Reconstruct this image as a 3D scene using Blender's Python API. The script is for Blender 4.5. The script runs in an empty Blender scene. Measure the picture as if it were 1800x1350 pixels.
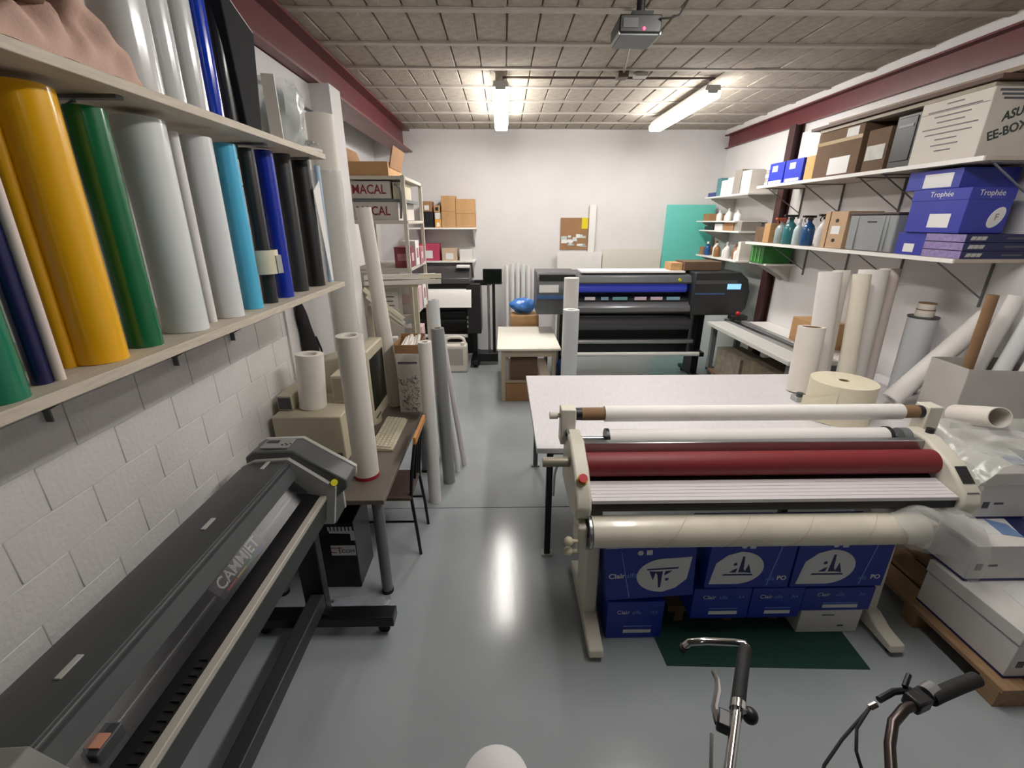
import bpy, math, random
from mathutils import Vector, Matrix

random.seed(7)
scene = bpy.context.scene
COL = scene.collection
PI = math.pi

# ------------------------------------------------------------------ camera
F_PX, U0, V0 = 780.0, 900.0, 675.0
VPX, VPY, CAM_H = 885.0, 388.0, 2.2
PITCH = math.atan((V0 - VPY) / F_PX)
YAW = math.atan((U0 - VPX) / math.hypot(F_PX, V0 - VPY))
cam_data = bpy.data.cameras.new('camera')
cam_data.sensor_fit = 'HORIZONTAL'
cam_data.sensor_width = 36.0
cam_data.lens = F_PX / 1800.0 * 36.0
cam_data.clip_start = 0.02
cam = bpy.data.objects.new('camera', cam_data)
cam.location = (0, 0, CAM_H)
cam.rotation_euler = (PI / 2 - PITCH, 0, -YAW)
COL.objects.link(cam)
scene.camera = cam

# ------------------------------------------------------------------ world, view
world = bpy.data.worlds.new('world')
scene.world = world
world.use_nodes = True
world.node_tree.nodes['Background'].inputs[0].default_value = (0.9, 0.95, 1.0, 1)
world.node_tree.nodes['Background'].inputs[1].default_value = 0.05
vs = scene.view_settings
vs.view_transform = 'Standard'
vs.look = 'None'
vs.gamma = 1.0
vs.use_curve_mapping = False
vs.exposure = 1.4
LAMP_POWER = 20.0        # emission strength of the two far lamps' diffusers
REAR_FILL_POWER = 1.5    # added fill lamp behind the camera, out of view


# a pixel of the 1800x1350 photograph gives a direction; the depth comes from a plane it touches
def ray(u, v):
    x = (u - U0) / F_PX
    y = (V0 - v) / F_PX
    c, s = math.cos(PITCH), math.sin(PITCH)
    d = (x, c + y * s, -s + y * c)
    ca, sa = math.cos(YAW), math.sin(YAW)
    return Vector((d[0] * ca + d[1] * sa, -d[0] * sa + d[1] * ca, d[2]))


def at_z(u, v, z):
    d = ray(u, v)
    t = (z - CAM_H) / d.z
    return Vector((d.x * t, d.y * t, z))


def at_y(u, v, y):
    d = ray(u, v)
    t = y / d.y
    return Vector((d.x * t, y, CAM_H + d.z * t))


def at_x(u, v, x):
    d = ray(u, v)
    t = x / d.x
    return Vector((x, d.y * t, CAM_H + d.z * t))


# ------------------------------------------------------------------ materials
def lin(h):
    out = []
    for i in (0, 2, 4):
        c = int(h[i:i + 2], 16) / 255.0
        out.append(c / 12.92 if c <= 0.04045 else ((c + 0.055) / 1.055) ** 2.4)
    return (out[0], out[1], out[2], 1.0)


MATS = {}


def mat(name, hexc, rough=0.5, metal=0.0, var=0.0, scale=8.0, bump=0.0, bscale=60.0, coat=0.0,
        emit=0.0, alpha=1.0, trans=0.0, stretch=None, spec=0.5):
    if name in MATS:
        return MATS[name]
    m = bpy.data.materials.new(name)
    m.use_nodes = True
    nt = m.node_tree
    b = nt.nodes['Principled BSDF']
    c = lin(hexc)
    b.inputs['Base Color'].default_value = c
    b.inputs['Roughness'].default_value = rough
    b.inputs['Metallic'].default_value = metal
    b.inputs['Specular IOR Level'].default_value = spec
    if coat:
        b.inputs['Coat Weight'].default_value = coat
        b.inputs['Coat Roughness'].default_value = 0.08
    if alpha < 1:
        b.inputs['Alpha'].default_value = alpha
    if trans:
        b.inputs['Transmission Weight'].default_value = trans
    if emit:
        b.inputs['Emission Color'].default_value = c
        b.inputs['Emission Strength'].default_value = emit
    if var or bump:
        tc = nt.nodes.new('ShaderNodeTexCoord')
        vec = tc.outputs['Object']
        if stretch:
            mp = nt.nodes.new('ShaderNodeMapping')
            mp.inputs['Scale'].default_value = stretch
            nt.links.new(vec, mp.inputs['Vector'])
            vec = mp.outputs['Vector']
    if var:
        nz = nt.nodes.new('ShaderNodeTexNoise')
        nz.inputs['Scale'].default_value = scale
        nz.inputs['Detail'].default_value = 5
        nt.links.new(vec, nz.inputs['Vector'])
        mr = nt.nodes.new('ShaderNodeMapRange')
        mr.inputs[1].default_value = 0.3
        mr.inputs[2].default_value = 0.7
        mr.inputs[3].default_value = 1 - var
        mr.inputs[4].default_value = 1 + var * 0.4
        nt.links.new(nz.outputs['Fac'], mr.inputs[0])
        mx = nt.nodes.new('ShaderNodeVectorMath')
        mx.operation = 'SCALE'
        mx.inputs[0].default_value = c[:3]
        nt.links.new(mr.outputs[0], mx.inputs['Scale'])
        nt.links.new(mx.outputs[0], b.inputs['Base Color'])
    if bump:
        nb = nt.nodes.new('ShaderNodeTexNoise')
        nb.inputs['Scale'].default_value = bscale
        nb.inputs['Detail'].default_value = 4
        nt.links.new(vec, nb.inputs['Vector'])
        bp = nt.nodes.new('ShaderNodeBump')
        bp.inputs['Strength'].default_value = bump
        bp.inputs['Distance'].default_value = 0.01
        nt.links.new(nb.outputs['Fac'], bp.inputs['Height'])
        nt.links.new(bp.outputs['Normal'], b.inputs['Normal'])
    MATS[name] = m
    return m


M_WALL = mat('white_wall_paint', 'DAD8D8', 0.75, var=0.05, scale=2.0, bump=0.1, bscale=90)
M_BLOCK = mat('white_painted_block', 'DDDBDA', 0.7, var=0.05, scale=6.0, bump=0.3, bscale=55)
M_MORTAR = mat('white_painted_mortar', 'D6D4D2', 0.8, bump=0.2)
M_FLOOR = mat('grey_floor_paint', 'A3AAAD', 0.17, var=0.09, scale=1.6, bump=0.03, bscale=30)
M_CEIL = mat('ceiling_infill', 'AEA598', 0.9, var=0.22, scale=14, bump=0.6, bscale=70)
M_JOIST = mat('ceiling_joist', 'B9B2A8', 0.85, var=0.1, scale=9, bump=0.2)
M_SLAB = mat('ceiling_slab', '5E574E', 0.95, bump=0.3)
M_BEAM = mat('maroon_steel_paint', '6B3236', 0.4, var=0.15, scale=5)
M_COLUMN = mat('dark_maroon_steel', '3E1F20', 0.5, var=0.1)
M_WHITE = mat('white_laminate', 'E4E2DE', 0.45, var=0.03, scale=5)
M_SHELF = mat('raw_pale_wood', 'CDC2B1', 0.6, var=0.15, scale=12, stretch=(10, 1, 10))
M_PAPER = mat('white_paper', 'E6E3E0', 0.6, var=0.03, scale=4)
M_VINYLW = mat('white_vinyl', 'DFE3E4', 0.28, coat=0.2)
M_PAPERW = mat('warm_white_paper', 'E2DDD4', 0.6, var=0.04)
M_CREAM = mat('cream_film', 'E3DBC2', 0.5, var=0.05)
M_CARD = mat('brown_cardboard', '9A7450', 0.8, var=0.12, scale=7, bump=0.1)
M_CARDL = mat('light_cardboard', 'B78F63', 0.8, var=0.12, scale=7, bump=0.1)
M_CARDD = mat('dark_cardboard', '6B5440', 0.85, var=0.12, scale=7, bump=0.1)
M_CORE = mat('cardboard_core', '8A6B4C', 0.8, var=0.1)
M_BLACK = mat('black_plastic', '1A1A1C', 0.4, var=0.1)
M_BLACKM = mat('black_metal', '17171A', 0.35, metal=0.2)
M_RUBBER = mat('black_rubber', '141414', 0.7, bump=0.2)
M_DGREY = mat('dark_grey_plastic', '46484A', 0.45, var=0.06)
M_MGREY = mat('mid_grey_plastic', '6F7274', 0.45, var=0.05)
M_LGREY = mat('light_grey_plastic', 'B5B5B0', 0.45, var=0.04)
M_BEIGE = mat('aged_beige_plastic', 'C2BAA2', 0.5, var=0.06)
M_CREAMP = mat('cream_machine_paint', 'DCD7C8', 0.45, var=0.05)
M_STEEL = mat('brushed_steel', 'B4B6B8', 0.3, metal=0.9, var=0.06)
M_CHROME = mat('chrome', 'D8D8D8', 0.12, metal=1.0)
M_ALU = mat('aluminium', 'C9CACB', 0.35, metal=0.7)
M_TEAL = mat('teal_board', '6CCFC1', 0.5, var=0.03)
M_BLUEBOX = mat('navy_blue_print', '17309A', 0.45, var=0.08, scale=5)
M_BLUEBOX2 = mat('indigo_blue_print', '2B35A0', 0.45, var=0.08, scale=5)
M_PRINTW = mat('white_print', 'DCDCDC', 0.5)
M_INK = mat('black_print', '1B1B1D', 0.5)
M_INKG = mat('grey_print', '55555A', 0.5)
M_RED = mat('red_print', 'A01C28', 0.5)
M_GLASSD = mat('dark_screen', '101612', 0.15)


# ------------------------------------------------------------------ mesh builder
class MB:
    def __init__(self):
        self.v = []
        self.f = []

    def add(self, vs_, fs_):
        o = len(self.v)
        self.v += [Vector(p) for p in vs_]
        self.f += [tuple(i + o for i in f) for f in fs_]
        return self

    def box(self, x0, x1, y0, y1, z0, z1):
        return self.add([(x0, y0, z0), (x1, y0, z0), (x1, y1, z0), (x0, y1, z0),
                         (x0, y0, z1), (x1, y0, z1), (x1, y1, z1), (x0, y1, z1)],
                        [(0, 3, 2, 1), (4, 5, 6, 7), (0, 1, 5, 4), (1, 2, 6, 5), (2, 3, 7, 6), (3, 0, 4, 7)])

    def rbox(self, c, size, rz=0.0, rx=0.0, ry=0.0):
        m = Matrix.Rotation(rz, 3, 'Z') @ Matrix.Rotation(ry, 3, 'Y') @ Matrix.Rotation(rx, 3, 'X')
        o = len(self.v)
        self.box(-size[0] / 2, size[0] / 2, -size[1] / 2, size[1] / 2, -size[2] / 2, size[2] / 2)
        for i in range(o, len(self.v)):
            self.v[i] = m @ self.v[i] + Vector(c)
        return self

    def bar(self, p, q, w, h=None):
        """square bar from p to q"""
        h = h or w
        p, q = Vector(p), Vector(q)
        d = (q - p).normalized()
        up = Vector((0, 0, 1)) if abs(d.z) < 0.95 else Vector((0, 1, 0))
        s = d.cross(up).normalized() * (w / 2)
        t = s.cross(d).normalized() * (h / 2)
        vs_ = [p - s - t, p + s - t, p + s + t, p - s + t, q - s - t, q + s - t, q + s + t, q - s + t]
        return self.add(vs_, [(0, 1, 2, 3), (7, 6, 5, 4), (0, 4, 5, 1), (1, 5, 6, 2), (2, 6, 7, 3), (3, 7, 4, 0)])

    def ring(self, c, d, r, n):
        d = d.normalized()
        up = Vector((0, 0, 1)) if abs(d.z) < 0.9 else Vector((1, 0, 0))
        a = d.cross(up).normalized()
        b = a.cross(d).normalized()
        return [c + a * (r * math.cos(2 * PI * i / n)) + b * (r * math.sin(2 * PI * i / n)) for i in range(n)]

    def cyl(self, p, q, r, r2=None, n=20, caps=True):
        p, q = Vector(p), Vector(q)
        r2 = r if r2 is None else r2
        vs_ = self.ring(p, q - p, r, n) + self.ring(q, q - p, r2, n)
        fs_ = [(i, (i + 1) % n, n + (i + 1) % n, n + i) for i in range(n)]
        if caps:
            fs_ += [tuple(reversed(range(n))), tuple(range(n, 2 * n))]
        return self.add(vs_, fs_)

    def hollow(self, p, q, ro, ri, n=28):
        p, q = Vector(p), Vector(q)
        d = q - p
        vs_ = self.ring(p, d, ro, n) + self.ring(q, d, ro, n) + self.ring(p, d, ri, n) + self.ring(q, d, ri, n)
        fs_ = []
        for i in range(n):
            j = (i + 1) % n
            fs_ += [(i, j, n + j, n + i), (2 * n + j, 2 * n + i, 3 * n + i, 3 * n + j),
                    (n + i, n + j, 3 * n + j, 3 * n + i), (j, i, 2 * n + i, 2 * n + j)]
        return self.add(vs_, fs_)

    def tube(self, pts, r, n=8, caps=True):
        pts = [Vector(p) for p in pts]
        rings = []
        d0 = (pts[1] - pts[0]).normalized()
        up = Vector((0, 0, 1)) if abs(d0.z) < 0.9 else Vector((1, 0, 0))
        a = d0.cross(up).normalized()
        rr = r if isinstance(r, (list, tuple)) else [r] * len(pts)
        for k, p in enumerate(pts):
            if k == 0:
                d = pts[1] - pts[0]
            elif k == len(pts) - 1:
                d = pts[-1] - pts[-2]
            else:
                d = (pts[k + 1] - pts[k]).normalized() + (pts[k] - pts[k - 1]).normalized()
            d = d.normalized()
            a = (a - d * a.dot(d)).normalized()
            b = d.cross(a)
            rings.append([p + a * (rr[k] * math.cos(2 * PI * i / n)) + b * (rr[k] * math.sin(2 * PI * i / n))
                          for i in range(n)])
        vs_ = [v for rg in rings for v in rg]
        fs_ = []
        for k in range(len(pts) - 1):
            for i in range(n):
                j = (i + 1) % n
                fs_.append((k * n + i, k * n + j, (k + 1) * n + j, (k + 1) * n + i))
        if caps:
            fs_ += [tuple(reversed(range(n))), tuple(range((len(pts) - 1) * n, len(pts) * n))]
        return self.add(vs_, fs_)

    def prism(self, poly, axis, a0, a1):
        def pt(p, a):
            return {'x': (a, p[0], p[1]), 'y': (p[0], a, p[1]), 'z': (p[0], p[1], a)}[axis]
        n = len(poly)
        vs_ = [pt(p, a0) for p in poly] + [pt(p, a1) for p in poly]
        fs_ = [(i, (i + 1) % n, n + (i + 1) % n, n + i) for i in range(n)] + [tuple(reversed(range(n))), tuple(range(n, 2 * n))]
        return self.add(vs_, fs_)

    def sphere(self, c, r, nu=12, nv=8, sc=(1, 1, 1)):
        c = Vector(c)
        vs_ = [c + Vector((0, 0, -r * sc[2]))]
        for j in range(1, nv):
            t = -PI / 2 + PI * j / nv
            for i in range(nu):
                p = 2 * PI * i / nu
                vs_.append(c + Vector((r * sc[0] * math.cos(t) * math.cos(p), r * sc[1] * math.cos(t) * math.sin(p), r * sc[2] * math.sin(t))))
        vs_.append(c + Vector((0, 0, r * sc[2])))
        fs_ = [(0, 1 + (i + 1) % nu, 1 + i) for i in range(nu)]
        for j in range(nv - 2):
            for i in range(nu):
                a, b = 1 + j * nu + i, 1 + j * nu + (i + 1) % nu
                fs_.append((a, b, b + nu, a + nu))
        top = len(vs_) - 1
        k = 1 + (nv - 2) * nu
        fs_ += [(k + i, k + (i + 1) % nu, top) for i in range(nu)]
        return self.add(vs_, fs_)

    def lathe(self, base, prof, n=20, axis=(0, 0, 1)):
        """prof: list of (radius, height) from the base up"""
        base, ax = Vector(base), Vector(axis).normalized()
        rings = [self.ring(base + ax * h, ax, max(r, 1e-4), n) for r, h in prof]
        vs_ = [v for rg in rings for v in rg]
        fs_ = []
        for k in range(len(prof) - 1):
            for i in range(n):
                j = (i + 1) % n
                fs_.append((k * n + i, k * n + j, (k + 1) * n + j, (k + 1) * n + i))
        fs_ += [tuple(reversed(range(n))), tuple(range((len(prof) - 1) * n, len(prof) * n))]
        return self.add(vs_, fs_)

    def sheet(self, rows, th):
        """a grid of points given as rows, thickened by th along its normal"""
        h, w = len(rows), len(rows[0])
        P = [[Vector(p) for p in r] for r in rows]
        up = []
        for i in range(h):
            for j in range(w):
                du = P[i][min(j + 1, w - 1)] - P[i][max(j - 1, 0)]
                dv = P[min(i + 1, h - 1)][j] - P[max(i - 1, 0)][j]
                nn = du.cross(dv)
                nn = nn.normalized() if nn.length > 1e-9 else Vector((0, 0, 1))
                up.append(P[i][j] + nn * th)
        lo = [p for r in P for p in r]
        fs_ = []
        N = h * w
        for i in range(h - 1):
            for j in range(w - 1):
                a = i * w + j
                fs_ += [(N + a, N + a + 1, N + a + w + 1, N + a + w), (a + w, a + w + 1, a + 1, a)]
        edge = [j for j in range(w)] + [i * w + w - 1 for i in range(1, h)] + \
               [(h - 1) * w + j for j in range(w - 2, -1, -1)] + [i * w for i in range(h - 2, 0, -1)]
        for k in range(len(edge)):
            a, b = edge[k], edge[(k + 1) % len(edge)]
            fs_.append((a, b, N + b, N + a))
        return self.add(lo + up, fs_)

    def mesh(self, name, off=Vector((0, 0, 0)), smooth=True, ang=40):
        me = bpy.data.meshes.new(name)
        me.from_pydata([v - off for v in self.v], [], self.f)
        me.update()
        if smooth:
            for p in me.polygons:
                p.use_smooth = True
            me.set_sharp_from_angle(angle=math.radians(ang))
        return me

    def build(self, name, m, parent=None, loc=None, bev=0.0, label=None, smooth=True, kind=None, seg=2):
        if parent is not None:
            off = wloc(parent)
        else:
            off = Vector(loc) if loc is not None else Vector((0, 0, 0))
        me = self.mesh(name, off, smooth)
        me.materials.append(m)
        o = bpy.data.objects.new(name, me)
        COL.objects.link(o)
        if parent is not None:
            o.parent = parent
        else:
            o.location = off
        if bev:
            md = o.modifiers.new('bevel', 'BEVEL')
            md.width = bev
            md.segments = seg
            md.limit_method = 'ANGLE'
            md.angle_limit = math.radians(40)
        if label:
            o['label'] = label
        if kind:
            o['kind'] = kind
        return o


def wloc(o):
    p = Vector((0, 0, 0))
    while o is not None:
        p = p + Vector(o.location)
        o = o.parent
    return p


def thing(name, label, cat, loc, group=None):
    o = bpy.data.objects.new(name, None)
    o.empty_display_size = 0.05
    COL.objects.link(o)
    o.location = loc
    return tag(o, label, cat, group)


def tag(o, label, cat, group=None):
    o['label'] = label
    o['category'] = cat
    if group:
        o['group'] = group
    return o


def struct(o):
    o['kind'] = 'structure'
    return o


def dup(root, loc, label=None, group=None, rz=None):
    r = root.copy()
    COL.objects.link(r)
    r.location = loc
    if rz is not None:
        r.rotation_euler = (0, 0, rz)
    if label:
        r['label'] = label
    if group:
        r['group'] = group
    for ch in root.children:
        c = ch.copy()
        COL.objects.link(c)
        c.parent = r
        for g in ch.children:
            d = g.copy()
            COL.objects.link(d)
            d.parent = c
    return r


TEXT_CACHE = {}


def text_mesh(s, size, shear=0.0, space=1.0, bold=0.0):
    key = (s, size, shear, space, bold)
    if key not in TEXT_CACHE:
        cu = bpy.data.curves.new('lettering', 'FONT')
        cu.body = s
        cu.size = size
        cu.shear = shear
        cu.space_character = space
        cu.offset = bold
        cu.align_x = 'CENTER'
        cu.align_y = 'CENTER'
        cu.extrude = 0.0004
        cu.resolution_u = 3
        o = bpy.data.objects.new('lettering_source', cu)
        me = bpy.data.meshes.new_from_object(o)
        bpy.data.objects.remove(o)
        bpy.data.curves.remove(cu)
        TEXT_CACHE[key] = me
    return TEXT_CACHE[key]


def on_face(o, parent, c, right, up):
    """lay an object made in its own XY plane on a face: centre c, unit vectors right and up"""
    right, up = Vector(right).normalized(), Vector(up)
    nrm = right.cross(up).normalized()
    up = nrm.cross(right)
    m = Matrix.Identity(4)
    for i, ax in enumerate((right, up, nrm)):
        for k in range(3):
            m[k][i] = ax[k]
    p = Vector(c) + nrm * 0.0012
    if parent is not None:
        o.parent = parent
        p = p - wloc(parent)
    for k in range(3):
        m[k][3] = p[k]
    o.matrix_local = m
    return o


def text(s, size, m, parent, c, right, up, shear=0.0, bold=0.0, name='lettering', sx=1.0, space=1.0):
    me = text_mesh(s, size, shear, space, bold)
    if not len(me.materials) or me.materials[0] != m:
        if len(me.materials):
            me = me.copy()
            me.materials.clear()
        me.materials.append(m)
    o = bpy.data.objects.new(name, me)
    COL.objects.link(o)
    on_face(o, parent, c, right, up)
    if sx != 1.0:
        o.scale = (sx, 1, 1)
    return o


def patch(poly, m, parent, c, right, up, name='printed_mark', th=0.0006, label=None):
    """flat print or label with its own outline, laid on a face"""
    b = MB().prism(poly, 'z', -0.001, th)
    me = b.mesh(name, smooth=False)
    me.materials.append(m)
    o = bpy.data.objects.new(name, me)
    COL.objects.link(o)
    on_face(o, parent, c, right, up)
    if label:
        o['label'] = label
    return o


def rect(w, h):
    return [(-w / 2, -h / 2), (w / 2, -h / 2), (w / 2, h / 2), (-w / 2, h / 2)]


def ell(a, b, n=24):
    return [(a * math.cos(2 * PI * i / n), b * math.sin(2 * PI * i / n)) for i in range(n)]


def roll(base, top, r, m, label, core=0.4, group=None, cat='roll', name='vinyl_roll', core_m=None, n=32):
    """a roll of sheet wound on a core, standing or lying from base to top"""
    base, top = Vector(base), Vector(top)
    t = thing(name, label, cat, base, group)
    ri = r * core
    MB().hollow(base, top, r, ri, n).build('wound_sheet', m, t)
    d = (top - base).normalized()
    MB().hollow(base + d * 0.004, top - d * 0.004, ri * 0.995, ri * 0.82, 20).build('core', core_m or M_CORE, t)
    return t


def bearing(u, v):
    d = ray(u, v)
    return math.atan2(d.x, d.y)


def roll_at(uL, uR, v, xfront=None, yfront=None):
    """ground position and radius of an upright roll from its two outline pixels and the shelf edge it stands at"""
    a, b = bearing(uL, v), bearing(uR, v)
    th, dl = (a + b) / 2, abs(b - a) / 2
    if xfront is not None:
        s = math.sin(th)
        sg = -1 if s < 0 else 1
        R = abs(xfront) / (abs(s) - math.sin(dl))
    else:
        R = yfront / (math.cos(th) - math.sin(dl))
    return R * math.sin(th), R * math.cos(th), R * math.sin(dl)


# ------------------------------------------------------------------ the room
CZ = 3.5          # underside of the joists
YB = 7.7          # back wall
XL, XR = -1.5, 3.5

fl = struct(MB().box(-2.6, 3.7, -4.0, 3.053, -0.1, 0.0).box(-2.6, 3.7, 3.063, YB, -0.1, 0.0)
            .box(-2.6, 3.7, 3.05, 3.066, -0.1, -0.006).build('floor', M_FLOOR, loc=(0, 0, 0), smooth=False))

ceil = struct(MB().box(-2.6, 3.7, -4.0, YB, CZ + 0.03, CZ + 0.2).build('ceiling', M_SLAB, loc=(0, 0, CZ), smooth=False))
joist_ys = [3.61 + 0.6 * k for k in range(-12, 7)]
for y in joist_ys:
    MB().prism([(y - 0.03, CZ + 0.03), (y - 0.026, CZ), (y + 0.026, CZ), (y + 0.03, CZ + 0.03)], 'x', -2.55, 3.449).build('joist', M_JOIST, ceil)
bw = 5.01 / 22
me_block = None
jr = [y for y in joist_ys if y > 1.9]
for i, y in enumerate(jr):
    y1 = (jr[i + 1] if i + 1 < len(jr) else YB + 0.06)
    for k in range(22):
        x0 = -1.56 + k * bw
        off = random.uniform(-0.004, 0.004)
        full = abs(y1 - y - 0.6) < 0.01
        if full and me_block is not None:
            o = bpy.data.objects.new('ceiling_block', me_block)
            COL.objects.link(o)
        else:
            b = MB().box(-bw / 2 + 0.005, bw / 2 - 0.005, 0.033, y1 - y - 0.033, 0.0, 0.05)
            o = b.build('ceiling_block', M_CEIL, bev=0.006, seg=1)
            if full:
                me_block = o.data
        if full and not o.modifiers:
            md = o.modifiers.new('bevel', 'BEVEL')
            md.width = 0.006
            md.segments = 1
        o.parent = ceil
        o.location = (x0 + bw / 2, y, 0.012 + off)

# left wall: painted blockwork near the camera, plain beyond the pier
wl = struct(MB().box(-1.75, XL - 0.0035, -4.0, 4.25, 0, 3.186).box(-1.75, -1.56, -4.0, 4.25, 3.186, CZ).build('wall_left', M_MORTAR, loc=(-1.6, 0, 0), smooth=False))
bl, bh = 0.31, 0.162
me_full = None
for c in range(19):
    y = 0.02 - (bl / 2 if c % 2 else 0)
    while y < 4.24:
        y1 = min(y + bl, 4.25)
        z0 = c * bh
        full = abs(y1 - y - bl) < 0.001
        if full and me_full is not None:
            o = bpy.data.objects.new('wall_block', me_full)
            COL.objects.link(o)
            o.parent = wl
            o.location = (0.1 - 0.0035, y, z0)
            md = o.modifiers.new('bevel', 'BEVEL')
            md.width, md.segments = 0.002, 1
        else:
            b = MB().box(-0.004, 0.0035, 0.0015, y1 - y - 0.0015, 0.0015, bh - 0.0015)
            o = b.build('wall_block', M_BLOCK, bev=0.002, seg=1)
            o.parent = wl
            o.location = (0.1 - 0.0035, y, z0)
            if full:
                me_full = o.data
        y = y1
struct(MB().box(-2.6, -2.0, 4.25, YB, 0, CZ).box(-2.6, -1.75, 4.05, 4.25, 0, CZ).build('wall_left_far', M_WALL, loc=(-2.1, 4.3, 0), smooth=False))
struct(MB().box(-1.499, -1.33, 4.0, 4.249, 0, 3.19).build('trim_1', M_WALL, loc=(-1.42, 4.1, 0), bev=0.004))   # boxed-in pier
struct(MB().box(-1.4995, -1.485, 3.02, 3.999, 0, 3.185).build('trim_10', M_WALL, loc=(-1.49, 3.5, 0), bev=0.002))   # smooth boarding before the pier
struct(MB().box(-2.6, 3.7, YB, YB + 0.15, 0, CZ + 0.05).build('wall_back', M_WALL, loc=(0, YB, 0), smooth=False))
struct(MB().box(XR, 3.7, -4.0, YB, 0, 3.25).box(3.45, 3.7, -4, YB, 3.44, CZ + 0.03).box(3.53, 3.7, -4, YB, 3.25, 3.44).build('wall_right', M_WALL, loc=(XR, 0, 0), smooth=False))
struct(MB().box(-2.6, 3.7, -4.15, -4.0, 0, CZ + 0.05).build('wall_rear', mat('bounce_cut_grey', '5A5C5E', 0.6, var=0.05), loc=(0, -4, 0), smooth=False))  # unseen end wall, set dark grey to cut bounced light

# steel
struct(MB().box(-1.68, -1.40, -3.9, YB - 0.002, 3.19, 3.207).box(-1.68, -1.42, -3.9, YB - 0.002, 3.48, 3.499)
       .box(-1.549, -1.531, -3.9, YB - 0.002, 3.207, 3.48).build('trim_2', M_BEAM, loc=(-1.54, 0, 3.2), smooth=False))
struct(MB().box(3.505, 3.52, -3.9, YB - 0.002, 3.262, 3.425).box(3.43, 3.52, -3.9, YB - 0.002, 3.425, 3.44)
       .box(3.455, 3.52, -3.9, YB - 0.002, 3.25, 3.262).build('trim_3', M_BEAM, loc=(3.5, 0, 3.25), smooth=False))
struct(MB().box(3.385, 3.398, 5.78, 5.90, 0, 3.249).box(3.398, 3.487, 5.835, 5.845, 0, 3.249).box(3.487, 3.4995, 5.78, 5.90, 0, 3.249)
       .build('trim_4', M_COLUMN, loc=(3.45, 5.84, 0), smooth=False))
struct(MB().tube([(-1.475, 3.0, 2.99), (-1.475, 3.98, 2.99)], 0.01).build('trim_5', M_INKG, loc=(-1.488, 3.0, 2.99)))   # conduit on the left wall


# ------------------------------------------------------------------ lamps
def lamp(name, label, x, y0, y1, z, power, w=0.17):
    t = thing(name, label, 'lamp', (x, (y0 + y1) / 2, z))
    yc = (y0 + y1) / 2
    MB().prism([(x - w * 0.45, z + 0.011), (x - w * 0.40, z + 0.06), (x + w * 0.40, z + 0.06), (x + w * 0.45, z + 0.011)], 'y', y0 - 0.01, y1 + 0.01).build('housing', M_LGREY, t)
    em = mat('lamp_diffuser_' + str(power), 'FFFAF4', 0.4, emit=power)
    MB().prism([(x - w / 2, z + 0.01), (x - w * 0.48, z - 0.035), (x - w * 0.4, z - 0.05), (x + w * 0.4, z - 0.05), (x + w * 0.48, z - 0.035), (x + w / 2, z + 0.01)], 'y', y0, y1).build('diffuser', em, t)
    for yy in (y0 - 0.012, y1):
        MB().box(x - w * 0.3, x + w * 0.3, yy, yy + 0.012, z - 0.01, z + 0.06).build('end_cap', M_LGREY, t)
    for yy in (y0 + 0.12, y1 - 0.12):
        MB().tube([(x, yy, z + 0.07), (x, yy, CZ + 0.012)], 0.006).build('hanger', M_STEEL, t)
    return t


lamp('fluorescent_lamp', 'lit fluorescent lamp hanging in the middle of the aisle ceiling', -0.02, 4.93, 6.75, 3.38, LAMP_POWER)
lamp('fluorescent_lamp', 'lit fluorescent lamp above the long grey printer beside the right beam', 2.05, 5.02, 6.75, 3.38, LAMP_POWER)
lamp('fluorescent_lamp', 'lit fluorescent lamp on the ceiling above the laminator', 1.25, 1.15, 2.8, 3.38, LAMP_POWER)
lamp('fluorescent_lamp', 'unseen fill lamp added on the ceiling behind the bicycles', 1.0, -2.6, -1.0, 3.38, REAR_FILL_POWER)  # weak fill lamp, added out of view to lift the foreground


# ================================================================== LEFT SIDE
def wall_shelf(label, x0, x1, y0, y1, z0, z1, bys, side=1):
    t = thing('wall_shelf', label, 'shelf', (x0, (y0 + y1) / 2, z0))
    MB().box(min(x0, x1), max(x0, x1), y0, y1, z0, z1).build('board', M_SHELF, t, bev=0.002)
    for y in bys:
        sg = 1 if x1 > x0 else -1
        b = MB().bar((x0 + sg * 0.008, y, z0), (x0 + sg * 0.008, y, z0 - 0.24), 0.025, 0.006)
        b.bar((x0 + sg * 0.004, y, z0 - 0.005), (x1 - sg * 0.05, y, z0 - 0.005), 0.025, 0.008)
        b.bar((x0 + sg * 0.012, y, z0 - 0.20), (x0 + sg * abs(x1 - x0) * 0.7, y, z0 - 0.012), 0.008, 0.006)
        b.build('bracket', M_MGREY, t)
    return t


SH1, SH2 = 1.85, 2.53
wall_shelf('lower wooden wall shelf carrying upright rolls of coloured vinyl', XL + 0.002, -0.98, 0.3, 2.80, SH1 - 0.028, SH1, (0.55, 1.35, 1.95, 2.4))
wall_shelf('upper wooden wall shelf with tall glossy white and black rolls', XL + 0.002, -0.94, 0.3, 2.64, SH2 - 0.026, SH2, (0.6, 1.35, 2.1, 2.55))

VC = {}


def vinyl(hexc, rough=0.25):
    return mat('vinyl_' + hexc, hexc, rough, coat=0.25)


def shelf_roll(uL, uR, v, utop, vtop, m, label, zs, xf, group, core=0.45):
    ex = 5 if uR < 400 else 3
    x, y, r = roll_at(uL - ex * 0.4, uR + ex, v, xfront=xf)
    if vtop is None:
        h = 0.62
    else:
        d = ray(utop, vtop)
        h = CAM_H + d.z / math.hypot(d.x, d.y) * (math.hypot(x, y) - r) - zs
    return roll((x, y, zs), (x, y + (0.02), zs + h), r, m, label, core, group)


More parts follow.
